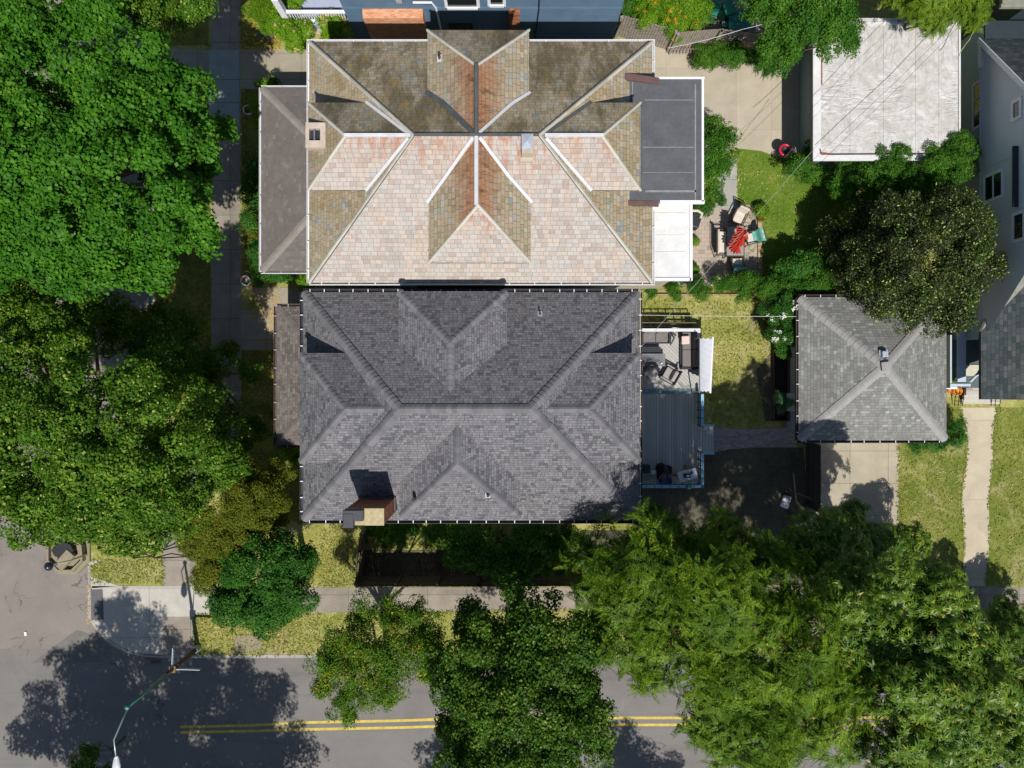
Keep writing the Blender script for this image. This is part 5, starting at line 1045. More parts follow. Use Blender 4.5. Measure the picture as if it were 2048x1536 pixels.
pot('small red leaved pot plant on the flowerbed by the rear addition', 1424, 395, .12, .2, TERR, fm=flat('red_leaf', (.2, .03, .03, 1), .6), fsize=.08, fr=.13, fh=.1, seed=9)
gr = thing('kettle_grill', 'red kettle barbecue with its pale lid propped open by the yard edge', 'barbecue', P(1571, 300, 0)); x, y = P(1570, 300, .8)[:2]; c = MB()
c.tube([(x + .26 * math.cos(a), y + .26 * math.sin(a), .82) for a in np.linspace(.4, 5.2, 22)], .045, 8); c.build('rim', flat('red_enamel', (.7, .01, .05, 1), .25), gr, smooth=True)
c = MB(); c.lathe(x, y, [(0, .58), (.12, .6), (.22, .68), (.255, .8), (.2, .8), (.0, .72)], 20); c.build('bowl', FD, gr, smooth=True)
c = MB(); c.obox((x + .2, y - .12, .9), .62, .06, .4, .85, bev=.02); c.build('lid', MATS['galv'], gr)
for a in range(3): c = MB(); c.tube([(x + .15 * math.cos(a * 2.1), y + .15 * math.sin(a * 2.1), .62), (x + .28 * math.cos(a * 2.1), y + .28 * math.sin(a * 2.1), 0)], .015, 6); c.build('leg', IRON, gr)
gc = thing('barbecue_cart', 'black cart with a cream rounded hood at the corner of the patio', 'barbecue', P(1391, 437, 0)); c = MB(); x, y = P(1391, 440, .6)[:2]; c.obox((x, y, .35), .5, .75, .7, -.3, bev=.04); c.build('body', FD, gc)
c = MB(); c.tube([(x - .2, y + .42, .8), (x + .05, y + .42, .8), (x + .28, y + .28, .8), (x + .2, y + .05, .78)], .07, 8); c.build('hood', CR, gc)
# wheelie bins behind the board fence
def bin_(label, u, v, rz, w=.58, d=.7, h=1.05, mat=None, grp='green bins behind the fence'):
    s = thing('wheelie_bin', label, 'bin', P(u, v, 0), grp); x, y = P(u, v, h)[:2]; mat = mat or flat('bin_green', (.015, .16, .10, 1), .4)
    s.location = (x, y, 0); BASE[s.name] = Vector((0, 0, 0)); c = MB(); c.obox((0, 0, h * .48), w * .86, d * .84, h * .9, bev=.04); c.build('body', mat, s); c = MB(); c.obox((0, 0, h * .97), w, d, .07, bev=.02); c.build('lid', mat, s); c = MB(); c.tube([(-w / 2 + .05, -d / 2 - .05, h * .92), (w / 2 - .05, -d / 2 - .05, h * .92)], .02, 6); c.build('handle', mat, s)
    for a in (-1, 1): c = MB(); c.tube([(a * w * .4, -d * .4, .1), (a * w * .46, -d * .4, .1)], .1, 10); c.build('wheel', MATS['rubber'], s)
    s.rotation_euler = (0, 0, rz); return s
bin_('green wheelie bin nearest the orange flowered bush', 1428, 14, -.35)
bin_('green wheelie bin turned to the west beside the big green box', 1459, 14, .35)
bin_('large dark green lidded storage box behind the board fence', 1479, 40, 0, 1.05, 1.0, .95)
c = MB(); p = P(1450, 48, .4); c.obox((p[0], p[1], .2), .28, .3, .4, bev=.02); tag(c.build('paving_block', MATS['galv'], None), 'small grey block beside the green storage box', 'block')
g = MB(); g.sheet(PP([(1405, -300), (1560, -300), (1560, 66), (1405, 62)]), .012); struct(g, 'brick_yard', tiles('old_pavers', .4, .3, [(0, (.2, .18, .14, 1)), (1, (.29, .26, .2, 1))], .02, (.05, .045, .035, 1), irr=.8, bstr=.3))
# buckets, pole at the yard gate
for (u, v, lab) in ((1572, 998, 'white bucket lying open by the gate, the upper one'), (1568, 1010, 'white bucket tipped over by the gate, the lower one')):
    c = MB(); p = P(u, v, .2); c.tube([(p[0] - .14, p[1] + .06, .16), (p[0] + .2, p[1] - .04, .18)], [.14, .17], 16); tag(c.build('bucket', WHITE, None, smooth=True), lab, 'bucket')
c = MB(); c.tube([P(1587, 946, .6), P(1593, 1005, .1)], .03, 6); tag(c.build('wooden_pole', flat('pale_wood', (.32, .24, .13, 1), .8), None), 'pale wooden pole leaning on the yard gate', 'pole')
c = MB(); c.beam(P(1594, 986, .8), P(1623, 998, .8), .1, .05); tag(c.build('timber_brace', MATS['old_wood'], None), 'weathered timber brace across the gate foot', 'timber')
# ------------------------------------------------------------------ fences
OW = flat('weathered_board', (.27, .235, .19, 1), .9, .3, 7, .3); FWD = flat('fence_wood', (.155, .125, .075, 1), .85, .25, 6, .2)
def fence(name, label, pts, h, mat, board=.14, postevery=2.3, side=1, th=.022, rails=True, lean=0.0, seed=0, gap=.006, z0=0.0):
    rd = random.Random(seed); root = thing(name, label, 'fence', (pts[0][0], pts[0][1], 0)); m = MB(); rl_ = MB()
    for i in range(len(pts) - 1):
        a = Vector((*pts[i], 0)); b = Vector((*pts[i + 1], 0)); d = b - a; L = d.length; d.normalize(); n_ = Vector((-d.y, d.x, 0)) * side; k = int(L / board)
        for j in range(k):
            t0 = a + d * (L * j / k); t1 = a + d * (L * (j + 1) / k - gap); hh = h + rd.uniform(-.02, .02); o = n_ * rd.uniform(-.006, .006) + n_ * lean * 0
            q = [t0 + o, t1 + o, t1 + o + n_ * th, t0 + o + n_ * th]; up = Vector((0, 0, hh)) + n_ * lean
            m.add([p + Vector((0, 0, z0)) for p in q] + [p + up for p in q], [[0, 1, 5, 4], [1, 2, 6, 5], [2, 3, 7, 6], [3, 0, 4, 7], [4, 5, 6, 7]])
        if rails:
            for zz in (.35, h * .55, h - .25): rl_.beam(a - n_ * .03 + Vector((0, 0, zz)), b - n_ * .03 + Vector((0, 0, zz)), .05, .08)
        np_ = max(1, round(L / postevery))
        for j in range(np_ + 1):
            p = a.lerp(b, j / np_) - n_ * .09; q = MB(); q.box(p.x - .055, p.x + .055, p.y - .055, p.y + .055, 0, h + .04); q.build('post', mat, root)
    m.build('board_panel', mat, root)
    if rails: rl_.build('rail', mat, root)
    return root
fp = PP([(722, 1050), (718, 1090), (715, 1152)]); fence('wooden_fence', 'old brown board fence enclosing the front garden, posts on its inner side', [PP([(736, 1050)])[0], (wx(732), wy(1085)), (wx(726), wy(1152)), (wx(960), wy(1152)), (wx(1165), wy(1151))], 1.85, FWD, side=-1, seed=2)
fence('wooden_fence', 'grey weathered board fence running behind the yard hedge, leaning slightly', PP([(1232, 72), (1335, 100)]), 2.0, OW, .13, side=1, rails=False, seed=5, gap=.015)
fence('wooden_fence', 'long grey weathered board fence between the concrete yard and the green bins', PP([(1338, 104), (1420, 98), (1530, 112), (1580, 118)]), 2.0, OW, .13, side=1, rails=False, seed=6, gap=.015)
fence('wooden_gate_fence', 'dark board gate fence between yard soil and garage driveway', PP([(1612, 885), (1612, 1010)]), 1.7, flat('dark_fence', (.05, .045, .04, 1), .8, .2, 5), .14, side=1, seed=7)
lt = thing('lattice_panel', 'short grey slatted lattice leaning beside the board fence', 'lattice', P(1366, 105, 0)); c = MB()
for i in range(10): u = 1340 + i * 6.5; c.beam(P(u, 108, .05), P(u + 9, 88, .7), .035, .05)
for q in (.12, .5): c.beam(P(1338, 108 - q * 20, q), P(1402, 108 - q * 20, q), .03, .03)
c.build('slats', OW, lt)
# timber edge and raised bed along the grey garage
c = MB(); c.box(wx(1544), wx(1546.5), wy(842), wy(700), 0, .22); c.box(wx(1544), wx(1574), wy(842), wy(839.5), 0, .22); c.box(wx(1572), wx(1576), wy(842), wy(700), 0, .55); tag(c.build('raised_bed', flat('bed_timber', (.13, .06, .045, 1), .85, .25, 5), None), 'long dark timber edged garden bed beside the grey garage', 'garden bed')
g = MB(); g.poly([(wx(1547), wy(839)), (wx(1571.5), wy(839)), (wx(1571.5), wy(701)), (wx(1547), wy(701))], 0, .16); struct(g, 'bed_soil', flat('black_soil', (.02, .016, .013, 1), .95, .3, 8, .5))
c = MB(); c.box(wx(1300), wx(1545), wy(591.5), wy(588.5), 0, .14); tag(c.build('timber_edging', MATS['pale_wood'], None), 'pale timber edging along the north of the dry yard', 'edging')
c = MB(); c.tube([P(1517, 559, .4), P(1517, 551, .4), P(1526, 551, .4), P(1526, 559, .4)], .02, 6); tag(c.build('pipe_frame', MATS['blue_white_paint'], None), 'small pale blue pipe frame at the patio corner', 'frame')
# ------------------------------------------------------------------ street things
SG = flat('green_steel', (.055, .19, .165, 1), .45, .25, 4, metal=.3); SGB = flat('rusty_steel', (.05, .022, .018, 1), .6, .3, 4)
bx, by = P(396, 1296, 0)[:2]; zt = 6.65; lamp = thing('street_lamp', 'tall green and rust street lamp with a curved arm and two blue street name blades', 'street lamp', (bx, by, 0))
c = MB(); c.tube([(bx, by, 0), (bx, by, 3.3)], [.12, .085], 12); c.build('lower_pole', SGB, lamp, smooth=True); c = MB(); c.tube([(bx, by, 3.3), (bx, by, zt)], [.075, .055], 12); c.lathe(bx, by, [(.1, zt - .06), (.11, zt), (.07, zt + .05), (0, zt + .06)], 14); c.build('upper_pole', SG, lamp, smooth=True)
c = MB(); c.lathe(bx, by, [(.2, 0), (.2, .05), (.15, .35), (.14, .4)], 14); c.build('base', flat('pale_green', (.35, .42, .35, 1), .5), lamp, smooth=True)
a1 = P(232, 1514, 7.5); c = MB(); s_ = Vector((bx, by, zt - .15)); e_ = Vector(a1); c.tube([s_, s_ + (e_ - s_) * .25 + Vector((-.02, 0, .25)), s_ + (e_ - s_) * .6 + Vector((-.12, 0, .32)), e_], [.035, .032, .028, .025], 8); c.build('arm', flat('arm_steel', (.36, .47, .45, 1), .4, .1, 4, metal=.4), lamp, smooth=True)
c = MB(); q = Vector(P(233, 1512, 7.5)); d = Vector((0, -1, 0)); v = []
for t_, w_, h_ in ((0, .05, .05), (.12, .12, .08), (.4, .17, .11), (.62, .15, .1), (.75, .05, .05)):
    for k_ in range(10): a = 2 * math.pi * k_ / 10; v.append((q.x + w_ * math.cos(a), q.y - t_, 7.5 + h_ * math.sin(a)))
c.add(v, [[i * 10 + k_, i * 10 + (k_ + 1) % 10, (i + 1) * 10 + (k_ + 1) % 10, (i + 1) * 10 + k_] for i in range(4) for k_ in range(10)] + [list(range(10)), [40 + k_ for k_ in range(10)]]); c.build('lamp_head', flat('lamp_grey', (.55, .56, .6, 1), .4), lamp, smooth=True)
SB = flat('sign_blue', (.03, .16, .38, 1), .4)
def blade(p0, d, L, hgt, n):
    """a street name blade, leaning face with white lettering strokes on both sides"""
    p0 = Vector(p0); d = Vector(d).normalized(); m = MB(); m.beam(p0, p0 + d * L, .012, hgt); b = m.build('name_blade', SB, lamp)
    f = MB(); f.beam(p0 + Vector((0, 0, hgt / 2 + .008)), p0 + d * L + Vector((0, 0, hgt / 2 + .008)), .02, .016); f.build('blade_edge', WHITE, b)
    s = d.cross(Vector((0, 0, 1))).normalized(); 
    f = MB(); rd = random.Random(n)
    for sd in (-1, 1):
        x = .1
        for i in range(n):
            w_ = .045; o = p0 + d * x + s * sd * .009
            f.beam(o + Vector((0, 0, -hgt * .28)), o + Vector((0, 0, hgt * .28)), .004, .016, tuple(d)); 
            if i % 3 != 1: f.beam(o + d * w_ + Vector((0, 0, -hgt * .28)), o + d * w_ + Vector((0, 0, hgt * .28)), .004, .016, tuple(d))
            f.beam(o + Vector((0, 0, hgt * (.28 if i % 2 else 0))), o + d * w_ + Vector((0, 0, hgt * (.28 if i % 2 else 0))), .004, .016)
            x += (L - .2) / n
    f.build('lettering', WHITE, b)
blade((bx + .03, by + .1, 2.75), (.05, 1, 0), .95, .19, 9); blade((bx + .1, by - .02, 2.55), (1, -.03, 0), 1.15, .19, 9)
c = MB(); c.obox((bx, by, 2.7), .3, .3, .08); c.obox((bx, by, 2.45), .3, .3, .04); c.build('bracket', flat('bronze', (.16, .12, .04, 1), .5), lamp)
# second lamp at the octagonal plinth
ox, oy = wx(139), wy(1104); oc = thing('octagonal_plinth', 'stepped octagonal concrete plinth standing at the side street corner', 'plinth', (ox, oy, ZR))
def octo(r, rot=.39): return [(ox + r * math.cos(rot + i * math.pi / 4), oy + r * math.sin(rot + i * math.pi / 4)) for i in range(8)]
PL = flat('buff_concrete', (.24, .21, .14, 1), .85, .12, 3, .2); PLD = flat('worn_concrete', (.13, .12, .09, 1), .85, .2, 3, .2)
c = MB(); c.poly(octo(1.18), ZR, .12); c.poly(octo(.98), .12, .2); c.build('base', PL, oc)
c = MB(); o1, o2 = octo(.98), octo(.86)
for i in range(8):
    j = (i + 1) % 8; c.add([(*o1[i], .2), (*o1[j], .2), (*o2[j], .2), (*o2[i], .2), (*o1[i], .42), (*o1[j], .42), (*o2[j], .42), (*o2[i], .42)], [[0, 1, 5, 4], [2, 3, 7, 6], [4, 5, 6, 7], [3, 0, 4, 7]])
c.build('rim', PL, oc)
c = MB(); c.obox((ox + .05, oy - .28, .4), 1.0, .5, .3, .85, bev=.03); c.obox((ox - .3, oy + .1, .35), .3, .5, .25, .85); c.build('slab', PL, oc); c = MB(); c.poly([(ox + .55 * math.cos(a) - .05, oy + .2 + .42 * math.sin(a)) for a in np.linspace(0, 5.5, 8)], .2, .5); c.build('cover', flat('recess_dark', (.02, .02, .022, 1), .7), oc)  # near-black block stands in for the dark of the recess inside the rim
lp = thing('lamp_post', 'dark globe headed lamp post with a thin bowed pole at the octagonal plinth', 'lamp post', P(165, 1101, ZR)); h_ = 2.9; e = Vector(P(97, 1133, h_)); b_ = Vector(P(166, 1100, .2))
b_ = Vector((e.x + .1, e.y - .1, ZR)); c = MB(); c.tube([b_, b_ + Vector((.05, .02, 1.6)), (e.x + .12, e.y + .05, h_ - .25)], [.05, .04, .035], 8); c.build('pole', flat('pale_pole', (.5, .42, .34, 1), .5), lp, smooth=True)
c = MB(); c.tube([(e.x + .12, e.y + .05, h_ - .25), (e.x + .3, e.y + .12, h_ - .12), (e.x + .05, e.y, h_ - .05)], [.06, .08, .07], 8); c.build('arm', FD, lp)
c = MB(); c.lathe(e.x, e.y, [(0, h_ - .16), (.16, h_ - .12), (.21, h_), (.16, h_ + .1), (.06, h_ + .16), (0, h_ + .17)], 22); c.build('lamp_globe', flat('dark_globe', (.02, .025, .04, 1), .2), lp, smooth=True)
bk = thing('bicycle_rack', 'two low black iron hoops of a rack at the edge of the verge', 'bike rack', P(310, 1114, 0)); 
for (a, b) in ((265, 306), (308, 377)):
    for sg in (0, 1): c = MB(); c.tube([P(a, 1116 - sg * 0, .35), P((a + b) / 2, 1115 - sg * 8, .62), P(b, 1113, .35 + sg * .05)] if a > 300 else [P(a, 1116, .35), P((a + b) / 2, 1114 - sg * 7, .62), P(b, 1113, .4)], .03, 6); c.build('hoop', IRON, bk)
c = MB(); c.tube([P(307, 1114, 0), P(307, 1114, .45)], .05, 8); c.build('post', IRON, bk)
c = MB(); p = P(293, 1098, .0); c.obox((p[0], p[1], .25), .2, .42, .5, 0, bev=.02); tag(c.build('concrete_bollard', flat('bollard_tan', (.33, .28, .14, 1), .8), None), 'small square tan concrete post behind the black hoops', 'bollard')
dr = thing('storm_drain', 'rusty storm drain inlet with iron grate at the kerb', 'drain', P(309, 1323, ZR)); c = MB(); x, y = P(309, 1325, 0)[:2]; c.box(x - .28, x + .28, y - .12, y + .12, ZR, ZR + .02); c.build('frame', PLD, dr)
c = MB()
for i in range(4):
    for j in range(2): c.box(x - .2 + i * .11, x - .13 + i * .11, y - .08 + j * .09, y - .02 + j * .09, ZR + .021, ZR + .026)
c.build('grate', IRON, dr); c = MB(); x2, y2 = P(307, 1317, 0)[:2]; c.box(x2 - .36, x2 + .36, y2 - .03, y2 + .02, -.1, .016); c.build('kerb_inlet', MATS['rust'], dr)
c = MB(); p = P(52, 1267, ZR); c.obox((p[0], p[1], ZR + .03), .12, .2, .05, .1, bev=.01); tag(c.build('paper_litter', WHITE, None), 'scrap of white paper litter on the side street', 'litter')
c = MB(); p = P(494, 1288, 0); c.box(wx(470), wx(524), wy(1302), wy(1270), 0, .03); tag(c.build('concrete_pad', MATS['buff_concrete'], None), 'small rectangular concrete pad set in the roadside verge', 'paving slab')
c = MB(); x, y = P(531, 70, 0)[:2]; c.poly([(x + .42 * math.cos(a), y + .28 * math.sin(a)) for a in np.linspace(0, 5.8, 12)], 0, .06); tag(c.build('stepping_stone', MATS['worn_concrete'], None), 'mossy oval stepping stone in the leafy bed', 'stone')
# rear shade lines of porch roof: a lean shrub and slabs are below, power lines above
WR = flat('wire_white', (.6, .6, .62, 1), .5); WB = flat('wire_black', (.03, .03, .035, 1), .5)
def wire(label, pts, mat=WB, r=.012, name='power_line'):
    ps = []
    for i in range(len(pts) - 1):
        a = Vector(P(*pts[i])); b = Vector(P(*pts[i + 1]))
        for k_ in range(10): t_ = k_ / 10; p = a.lerp(b, t_); p.z -= 4 * .15 * t_ * (1 - t_); ps.append(p)
    ps.append(Vector(P(*pts[-1]))); c = MB(); c.tube(ps, r, 4); tag(c.build(name, mat, None), label, 'cable')
wire('white service cable strung level from the grey shingled roof to the pyramid roofed garage', [(1282, 630, 3.0), (1592, 633, 2.7)], WR, .010)
wire('pale overhead cable crossing the patio diagonally toward the white roofed garage', [(1284, 692, 5.2), (1470, 480, 5.2), (1660, 262, 5.6)], MATS['galv'], .008)
wire('thick black overhead cable crossing the white flat roof diagonally', [(1630, 290, 6.0), (1780, 150, 6.2), (1990, -70, 6.4)], WB, .011)
wire('thin black cable just below the thick one over the white flat roof', [(1600, 345, 6.0), (1790, 165, 6.2), (2000, -40, 6.4)], WB, .006)
wire('thin lower black cable nearest the tree over the white flat roof', [(1580, 385, 5.8), (1800, 172, 6.1), (2030, -60, 6.4)], WB, .006)
wire('bright cable running from the grey board fence up across the bushy tree', [(1335, 96, 5.6), (1480, 60, 5.7), (1680, 0, 6.0), (1720, -14, 6.0)], WR, .009)
wire('yellow sleeved cable leading down to the grey clapboard house corner', [(1918, 112, 4.2), (1940, 78, 4.3), (1980, 8, 4.5)], flat('wire_yellow', (.4, .42, .15, 1), .5), .016)
# ------------------------------------------------------------------ trees
tree('maple_tree', 'huge bright green broadleaf tree filling the corner beside the bluestone walk', 'tree', [(120, 140, 140, 9), (30, 60, 110, 9), (200, 90, 70, 9), (270, 220, 120, 9.5), (200, 340, 170, 10), (60, 320, 150, 9.5), (340, 400, 100, 8.8), (120, 480, 110, 8.8), (360, 270, 70, 8.3), (290, 500, 90, 8.3), (330, 190, 60, 8), (395, 245, 45, 7.5), (-20, 480, 110, 9), (400, 350, 45, 7.5), (400, 470, 45, 7.5), (-40, 200, 130, 9.5), (200, 470, 100, 9.6), (448, 258, 20, 6.5)], 'broad', LM['maple'], .34, .30, seed=11, tr=.28, trunk=P(250, 420, 0)[:2], jit=.15)
tree('street_tree', 'small olive green tree leaning over the walk at the far end of the verge', 'tree', [(330, 20, 60, 7), (385, 5, 48, 7), (250, 5, 55, 7), (300, -60, 90, 8), (400, -50, 60, 7)], 'linden', LM['linden'], .3, seed=12, trunk=P(345, -60, 0)[:2])
tree('linden_tree', 'broad olive green linden with pale flecks above the side street corner', 'tree', [(90, 910, 150, 9.5), (240, 900, 160, 10.5), (60, 770, 110, 9), (190, 790, 115, 9.8), (320, 830, 115, 9.3), (385, 910, 85, 7.2), (120, 1005, 72, 8.8), (250, 1020, 78, 8.8), (30, 660, 70, 8), (110, 690, 75, 8), (-30, 850, 120, 9.5), (50, 985, 50, 8), (350, 1005, 55, 8), (-40, 950, 70, 9), (190, 1050, 40, 7.6), (420, 830, 52, 5.5), (310, 865, 75, 9.6), (10, 610, 60, 7.5), (100, 615, 55, 7), (180, 630, 50, 6.8), (40, 580, 50, 7.2)], 'linden', LM['linden'], .33, .29, seed=13, tr=.3, trunk=P(262, 905, 0)[:2], jit=.16)
tree('shade_tree', 'dusky sparse linden limb crown standing in shade between walk and porch', 'tree', [(290, 690, 70, 5.6), (350, 730, 60, 5.2), (240, 650, 55, 6.0), (415, 745, 45, 3.6), (465, 820, 38, 3.2), (440, 900, 55, 5), (485, 880, 28, 2.8), (500, 740, 18, 2.6), (330, 650, 36, 5), (515, 855, 22, 2.4), (380, 660, 30, 4), (460, 700, 20, 2.6)], 'linden', LM['linden'], .3, .28, seed=14, jit=.25, thin=.1)
tree('honey_tree', 'yellow brown fine leaved ornamental tree at the house corner', 'tree', [(450, 1020, 90, 5.4), (470, 1095, 70, 4.8), (400, 1070, 55, 4.8), (520, 1000, 55, 4.9), (470, 950, 45, 4.8), (550, 950, 25, 4.3), (430, 1130, 45, 4.3), (555, 1020, 30, 4.2)], 'small', LM['gold'], .24, .2, seed=15)
tree('hedge_maple', 'dense rounded fresh green tree at the pavement corner', 'tree', [(530, 1150, 85, 5.6), (490, 1190, 65, 5.2), (575, 1110, 55, 5), (540, 1225, 50, 4.8), (465, 1180, 35, 4.5), (600, 1140, 38, 4.6), (560, 1180, 60, 5.4)], 'linden', LM['fresh'], .26, .22, seed=16)
tree('birch_tree', 'open branched tree with golden yellow patches reaching over the road edge', 'tree', [(745, 1290, 60, 7.2), (700, 1330, 50, 7), (800, 1290, 50, 7), (690, 1390, 30, 6.6), (720, 1270, 45, 7), (800, 1215, 40, 6.6), (850, 1270, 38, 6.6), (670, 1290, 35, 6.6), (760, 1360, 45, 6.8), (658, 1355, 18, 6.2), (700, 1430, 14, 6), (776, 1395, 14, 6.2), (850, 1340, 20, 6.2), (830, 1220, 22, 6), (655, 1320, 36, 6.6), (870, 1300, 36, 6.8), (740, 1235, 36, 6.6), (790, 1340, 40, 6.8), (640, 1375, 14, 6.2)], 'small', LM['birch'], .27, .27, trunk=P(775, 1285, 0)[:2], seed=17, jit=.3, thin=.12)
tree('road_linden', 'dark green glossy tree overhanging the road centre line', 'tree', [(1050, 1400, 120, 9), (970, 1310, 80, 8.4), (1110, 1310, 95, 8.6), (1010, 1480, 110, 8.8), (1130, 1440, 95, 8.6), (930, 1400, 60, 8), (1060, 1240, 70, 7.8), (960, 1240, 50, 7), (1050, 1520, 90, 8.6), (1170, 1390, 42, 7.6), (900, 1330, 35, 7.4), (900, 1450, 30, 7.3)], 'linden', LM['dark'], .33, .28, seed=18, tr=.22, jit=.2)
tree('locust_tree', 'tall feathery honey locust with bright frond tips south of the back yard', 'tree', [(1230, 1180, 75, 9), (1330, 1150, 75, 9.5), (1300, 1265, 78, 9.5), (1440, 1240, 110, 11), (1420, 1365, 92, 10.5), (1540, 1330, 110, 11), (1520, 1460, 100, 10.5), (1290, 1090, 50, 7.5), (1200, 1100, 42, 7.2), (1440, 1095, 42, 8), (1380, 1080, 40, 7), (1500, 1105, 45, 8), (1560, 1120, 45, 8.4), (1460, 1065, 30, 6.5), (1340, 1060, 34, 6.5), (1300, 1345, 34, 8), (1430, 1480, 88, 10), (1640, 1420, 80, 10.5), (1200, 1250, 50, 8), (1560, 1200, 60, 10), (1180, 1160, 35, 7), (1470, 1160, 40, 9), (1640, 1290, 60, 10)], 'feather', LM['locust'], .42, .40, seed=19, tr=.26, jit=.22, twigs=40, elong=2.2, bs=1.4)
tree('chestnut_tree', 'horse chestnut with long fingered leaves spreading over the driveway end', 'tree', [(1655, 1085, 60, 7), (1600, 1095, 38, 6.5), (1720, 1100, 70, 4), (1795, 1130, 68, 2.2), (1690, 1045, 35, 5), (1740, 1230, 115, 10.2), (1870, 1260, 100, 10), (1960, 1320, 90, 3.6), (1850, 1390, 130, 11), (1735, 1350, 65, 9), (1960, 1450, 110, 5.4), (1790, 1500, 90, 9.8), (2040, 1268, 50, 2.2), (1640, 1130, 45, 7), (1865, 1185, 50, 2.2), (1680, 1170, 60, 9), (2010, 1228, 32, 1.6), (2080, 1380, 90, 4), (1900, 1490, 80, 8.5)], 'palm', LM['chestnut'], .42, .34, seed=20, tr=.3, jit=.17, trunk=P(1800, 1290, 0)[:2])
tree('crabapple_tree', 'dark purple leaved crabapple hanging over the corner of the grey garage roof', 'tree', [(1835, 510, 112, 4.8), (1890, 460, 80, 4.4), (1775, 470, 65, 4.1), (1740, 540, 55, 4), (1795, 580, 65, 4.3), (1880, 580, 75, 4.4), (1940, 520, 55, 4.2), (1930, 440, 45, 4), (1700, 505, 40, 2.8), (1672, 485, 30, 2.2), (1705, 555, 34, 2.8), (1755, 620, 22, 3.9), (1900, 620, 40, 4.2), (1710, 450, 36, 2.8)], 'crab', LM['crab'], .28, .22, seed=21, tr=.16, jit=.15)
tree('yard_tree', 'compact bright shrubby tree against the rear addition of the slate roofed house', 'tree', [(1428, 300, 36, 3.6), (1420, 260, 26, 3.4), (1445, 270, 26, 3.2), (1450, 320, 26, 3), (1420, 345, 26, 3), (1418, 385, 20, 2.2)], 'linden', LM['vine'], .22, .2, seed=22, tr=.08)
tree('apple_tree', 'green tree whose branch tips hang over the white flat roof corner', 'tree', [(1600, 20, 75, 5.6), (1560, 60, 60, 5), (1660, 40, 55, 5.4), (1690, 75, 32, 5), (1530, 20, 50, 5.2), (1560, 110, 40, 4.2), (1640, -40, 80, 6)], 'linden', LM['vine'], .26, .25, seed=23, tr=.14, jit=.2)
tree('cedar_tree', 'feathery yellow green evergreen reaching over the far end of the white roof', 'tree', [(1850, 15, 42, 5.4), (1910, 10, 45, 5.6), (1870, 45, 28, 5), (1945, 30, 26, 5.2), (1880, -40, 80, 6), (1800, -10, 40, 5.2), (1970, -20, 40, 5.4)], 'feather', LM['yew'], .34, .28, seed=24, tr=.14)
tree('ivy_thicket', 'bright green climbing thicket along the south side of the white roofed garage', 'hedge', [(1700, 352, 38, 2.2), (1760, 345, 45, 2.6), (1820, 345, 45, 2.8), (1880, 330, 40, 2.8), (1920, 300, 30, 2.8), (1690, 385, 30, 1.8), (1740, 390, 40, 2), (1800, 385, 40, 2.2), (1905, 350, 35, 2.4), (1850, 370, 40, 2.4)], 'linden', LM['vine'], .2, .19, seed=25, tr=.06)
tree('ivy_thicket', 'grey green flowering bush beside the white roofed garage corner', 'hedge', [(1600, 335, 24, 1.4), (1625, 350, 18, 1.2), (1648, 355, 20, 1.1), (1612, 308, 18, 1.6), (1585, 325, 16, 1.1)], 'linden', LM['vine'], .2, .18, seed=27, tr=.04)
tree('hedge', 'leafy green hedge spilling over the boundary north of the dry yard', 'hedge', [(1400, 575, 20, 1.0), (1450, 572, 22, 1.1), (1350, 578, 16, .8), (1500, 570, 26, 1.3), (1540, 580, 32, 1.5), (1590, 570, 32, 1.6), (1640, 560, 34, 1.7), (1680, 545, 30, 1.7), (1300, 582, 12, .7), (1480, 585, 18, .9)], 'linden', LM['vine'], .18, .16, seed=28, tr=.03)
shrub('broad leaved bush of bright green blooms at the end of the boundary hedge', [(1590, 540, 28, 1.5), (1630, 530, 25, 1.5), (1565, 548, 18, 1.2)], 'broad', LM['fresh'], .2, seed=29, extra=[('flowers', 'small', FY, .06, 12)])
shrub('green bush dotted with large white flower heads beside the grey garage', [(1560, 620, 34, 1.8), (1575, 655, 30, 1.7), (1560, 680, 26, 1.4), (1585, 620, 25, 1.6)], 'linden', LM['fresh'], .18, seed=30, extra=[('flower_heads', 'broad', FW, .15, 20)])
shrub('round blue green bush in the raised bed by the garage wall', [(1566, 806, 19, .9)], 'small', LM['blue'], .16, seed=31)
shrub('dark purple leaved bush at the end of the dry yard', [(1536, 640, 14, .9), (1545, 670, 14, .9)], 'crab', LM['crab'], .16, seed=32)
HY = dict(extra=[('flower_heads', 'broad', FPK, .11, 26)])
shrub('lime leaved hydrangea with peach flowers beside the blue house porch', [(585, 70, 28, 1.1), (560, 45, 22, 1.0), (610, 60, 22, 1.0), (590, 20, 22, 1.0), (565, 10, 20, .9)], 'broad', LM['lime'], .17, seed=33, **HY)
shrub('lime leaved hydrangea against the blue house wall', [(660, 50, 22, 1.2), (680, 55, 20, 1.1), (655, 68, 18, .9)], 'broad', LM['lime'], .17, seed=34, **HY)
shrub('low mounded green shrub at the lawn edge by the far walk', [(525, 20, 24, .8), (520, -10, 22, .8), (535, 45, 18, .7)], 'needle', LM['lime'], .2, seed=35)
shrub('yellow green bush covered in orange blossoms behind the board fence', [(1310, 25, 38, 1.6), (1350, 20, 42, 1.7), (1385, 30, 32, 1.5), (1300, 5, 30, 1.5), (1360, 45, 28, 1.4)], 'linden', LM['lime'], .17, seed=36, extra=[('flowers', 'small', FO, .11, 46)])
shrub('dark hedge clump between the blue house and the orange blossom bush', [(1268, 8, 22, 1.3), (1255, 25, 16, 1.0)], 'linden', LM['fresh'], .18, seed=37)
shrub('trailing green hedge in front of the long board fence', [(1415, 110, 22, .9), (1445, 108, 24, 1.0), (1475, 112, 22, .9), (1400, 122, 14, .6)], 'linden', LM['vine'], .16, seed=38)
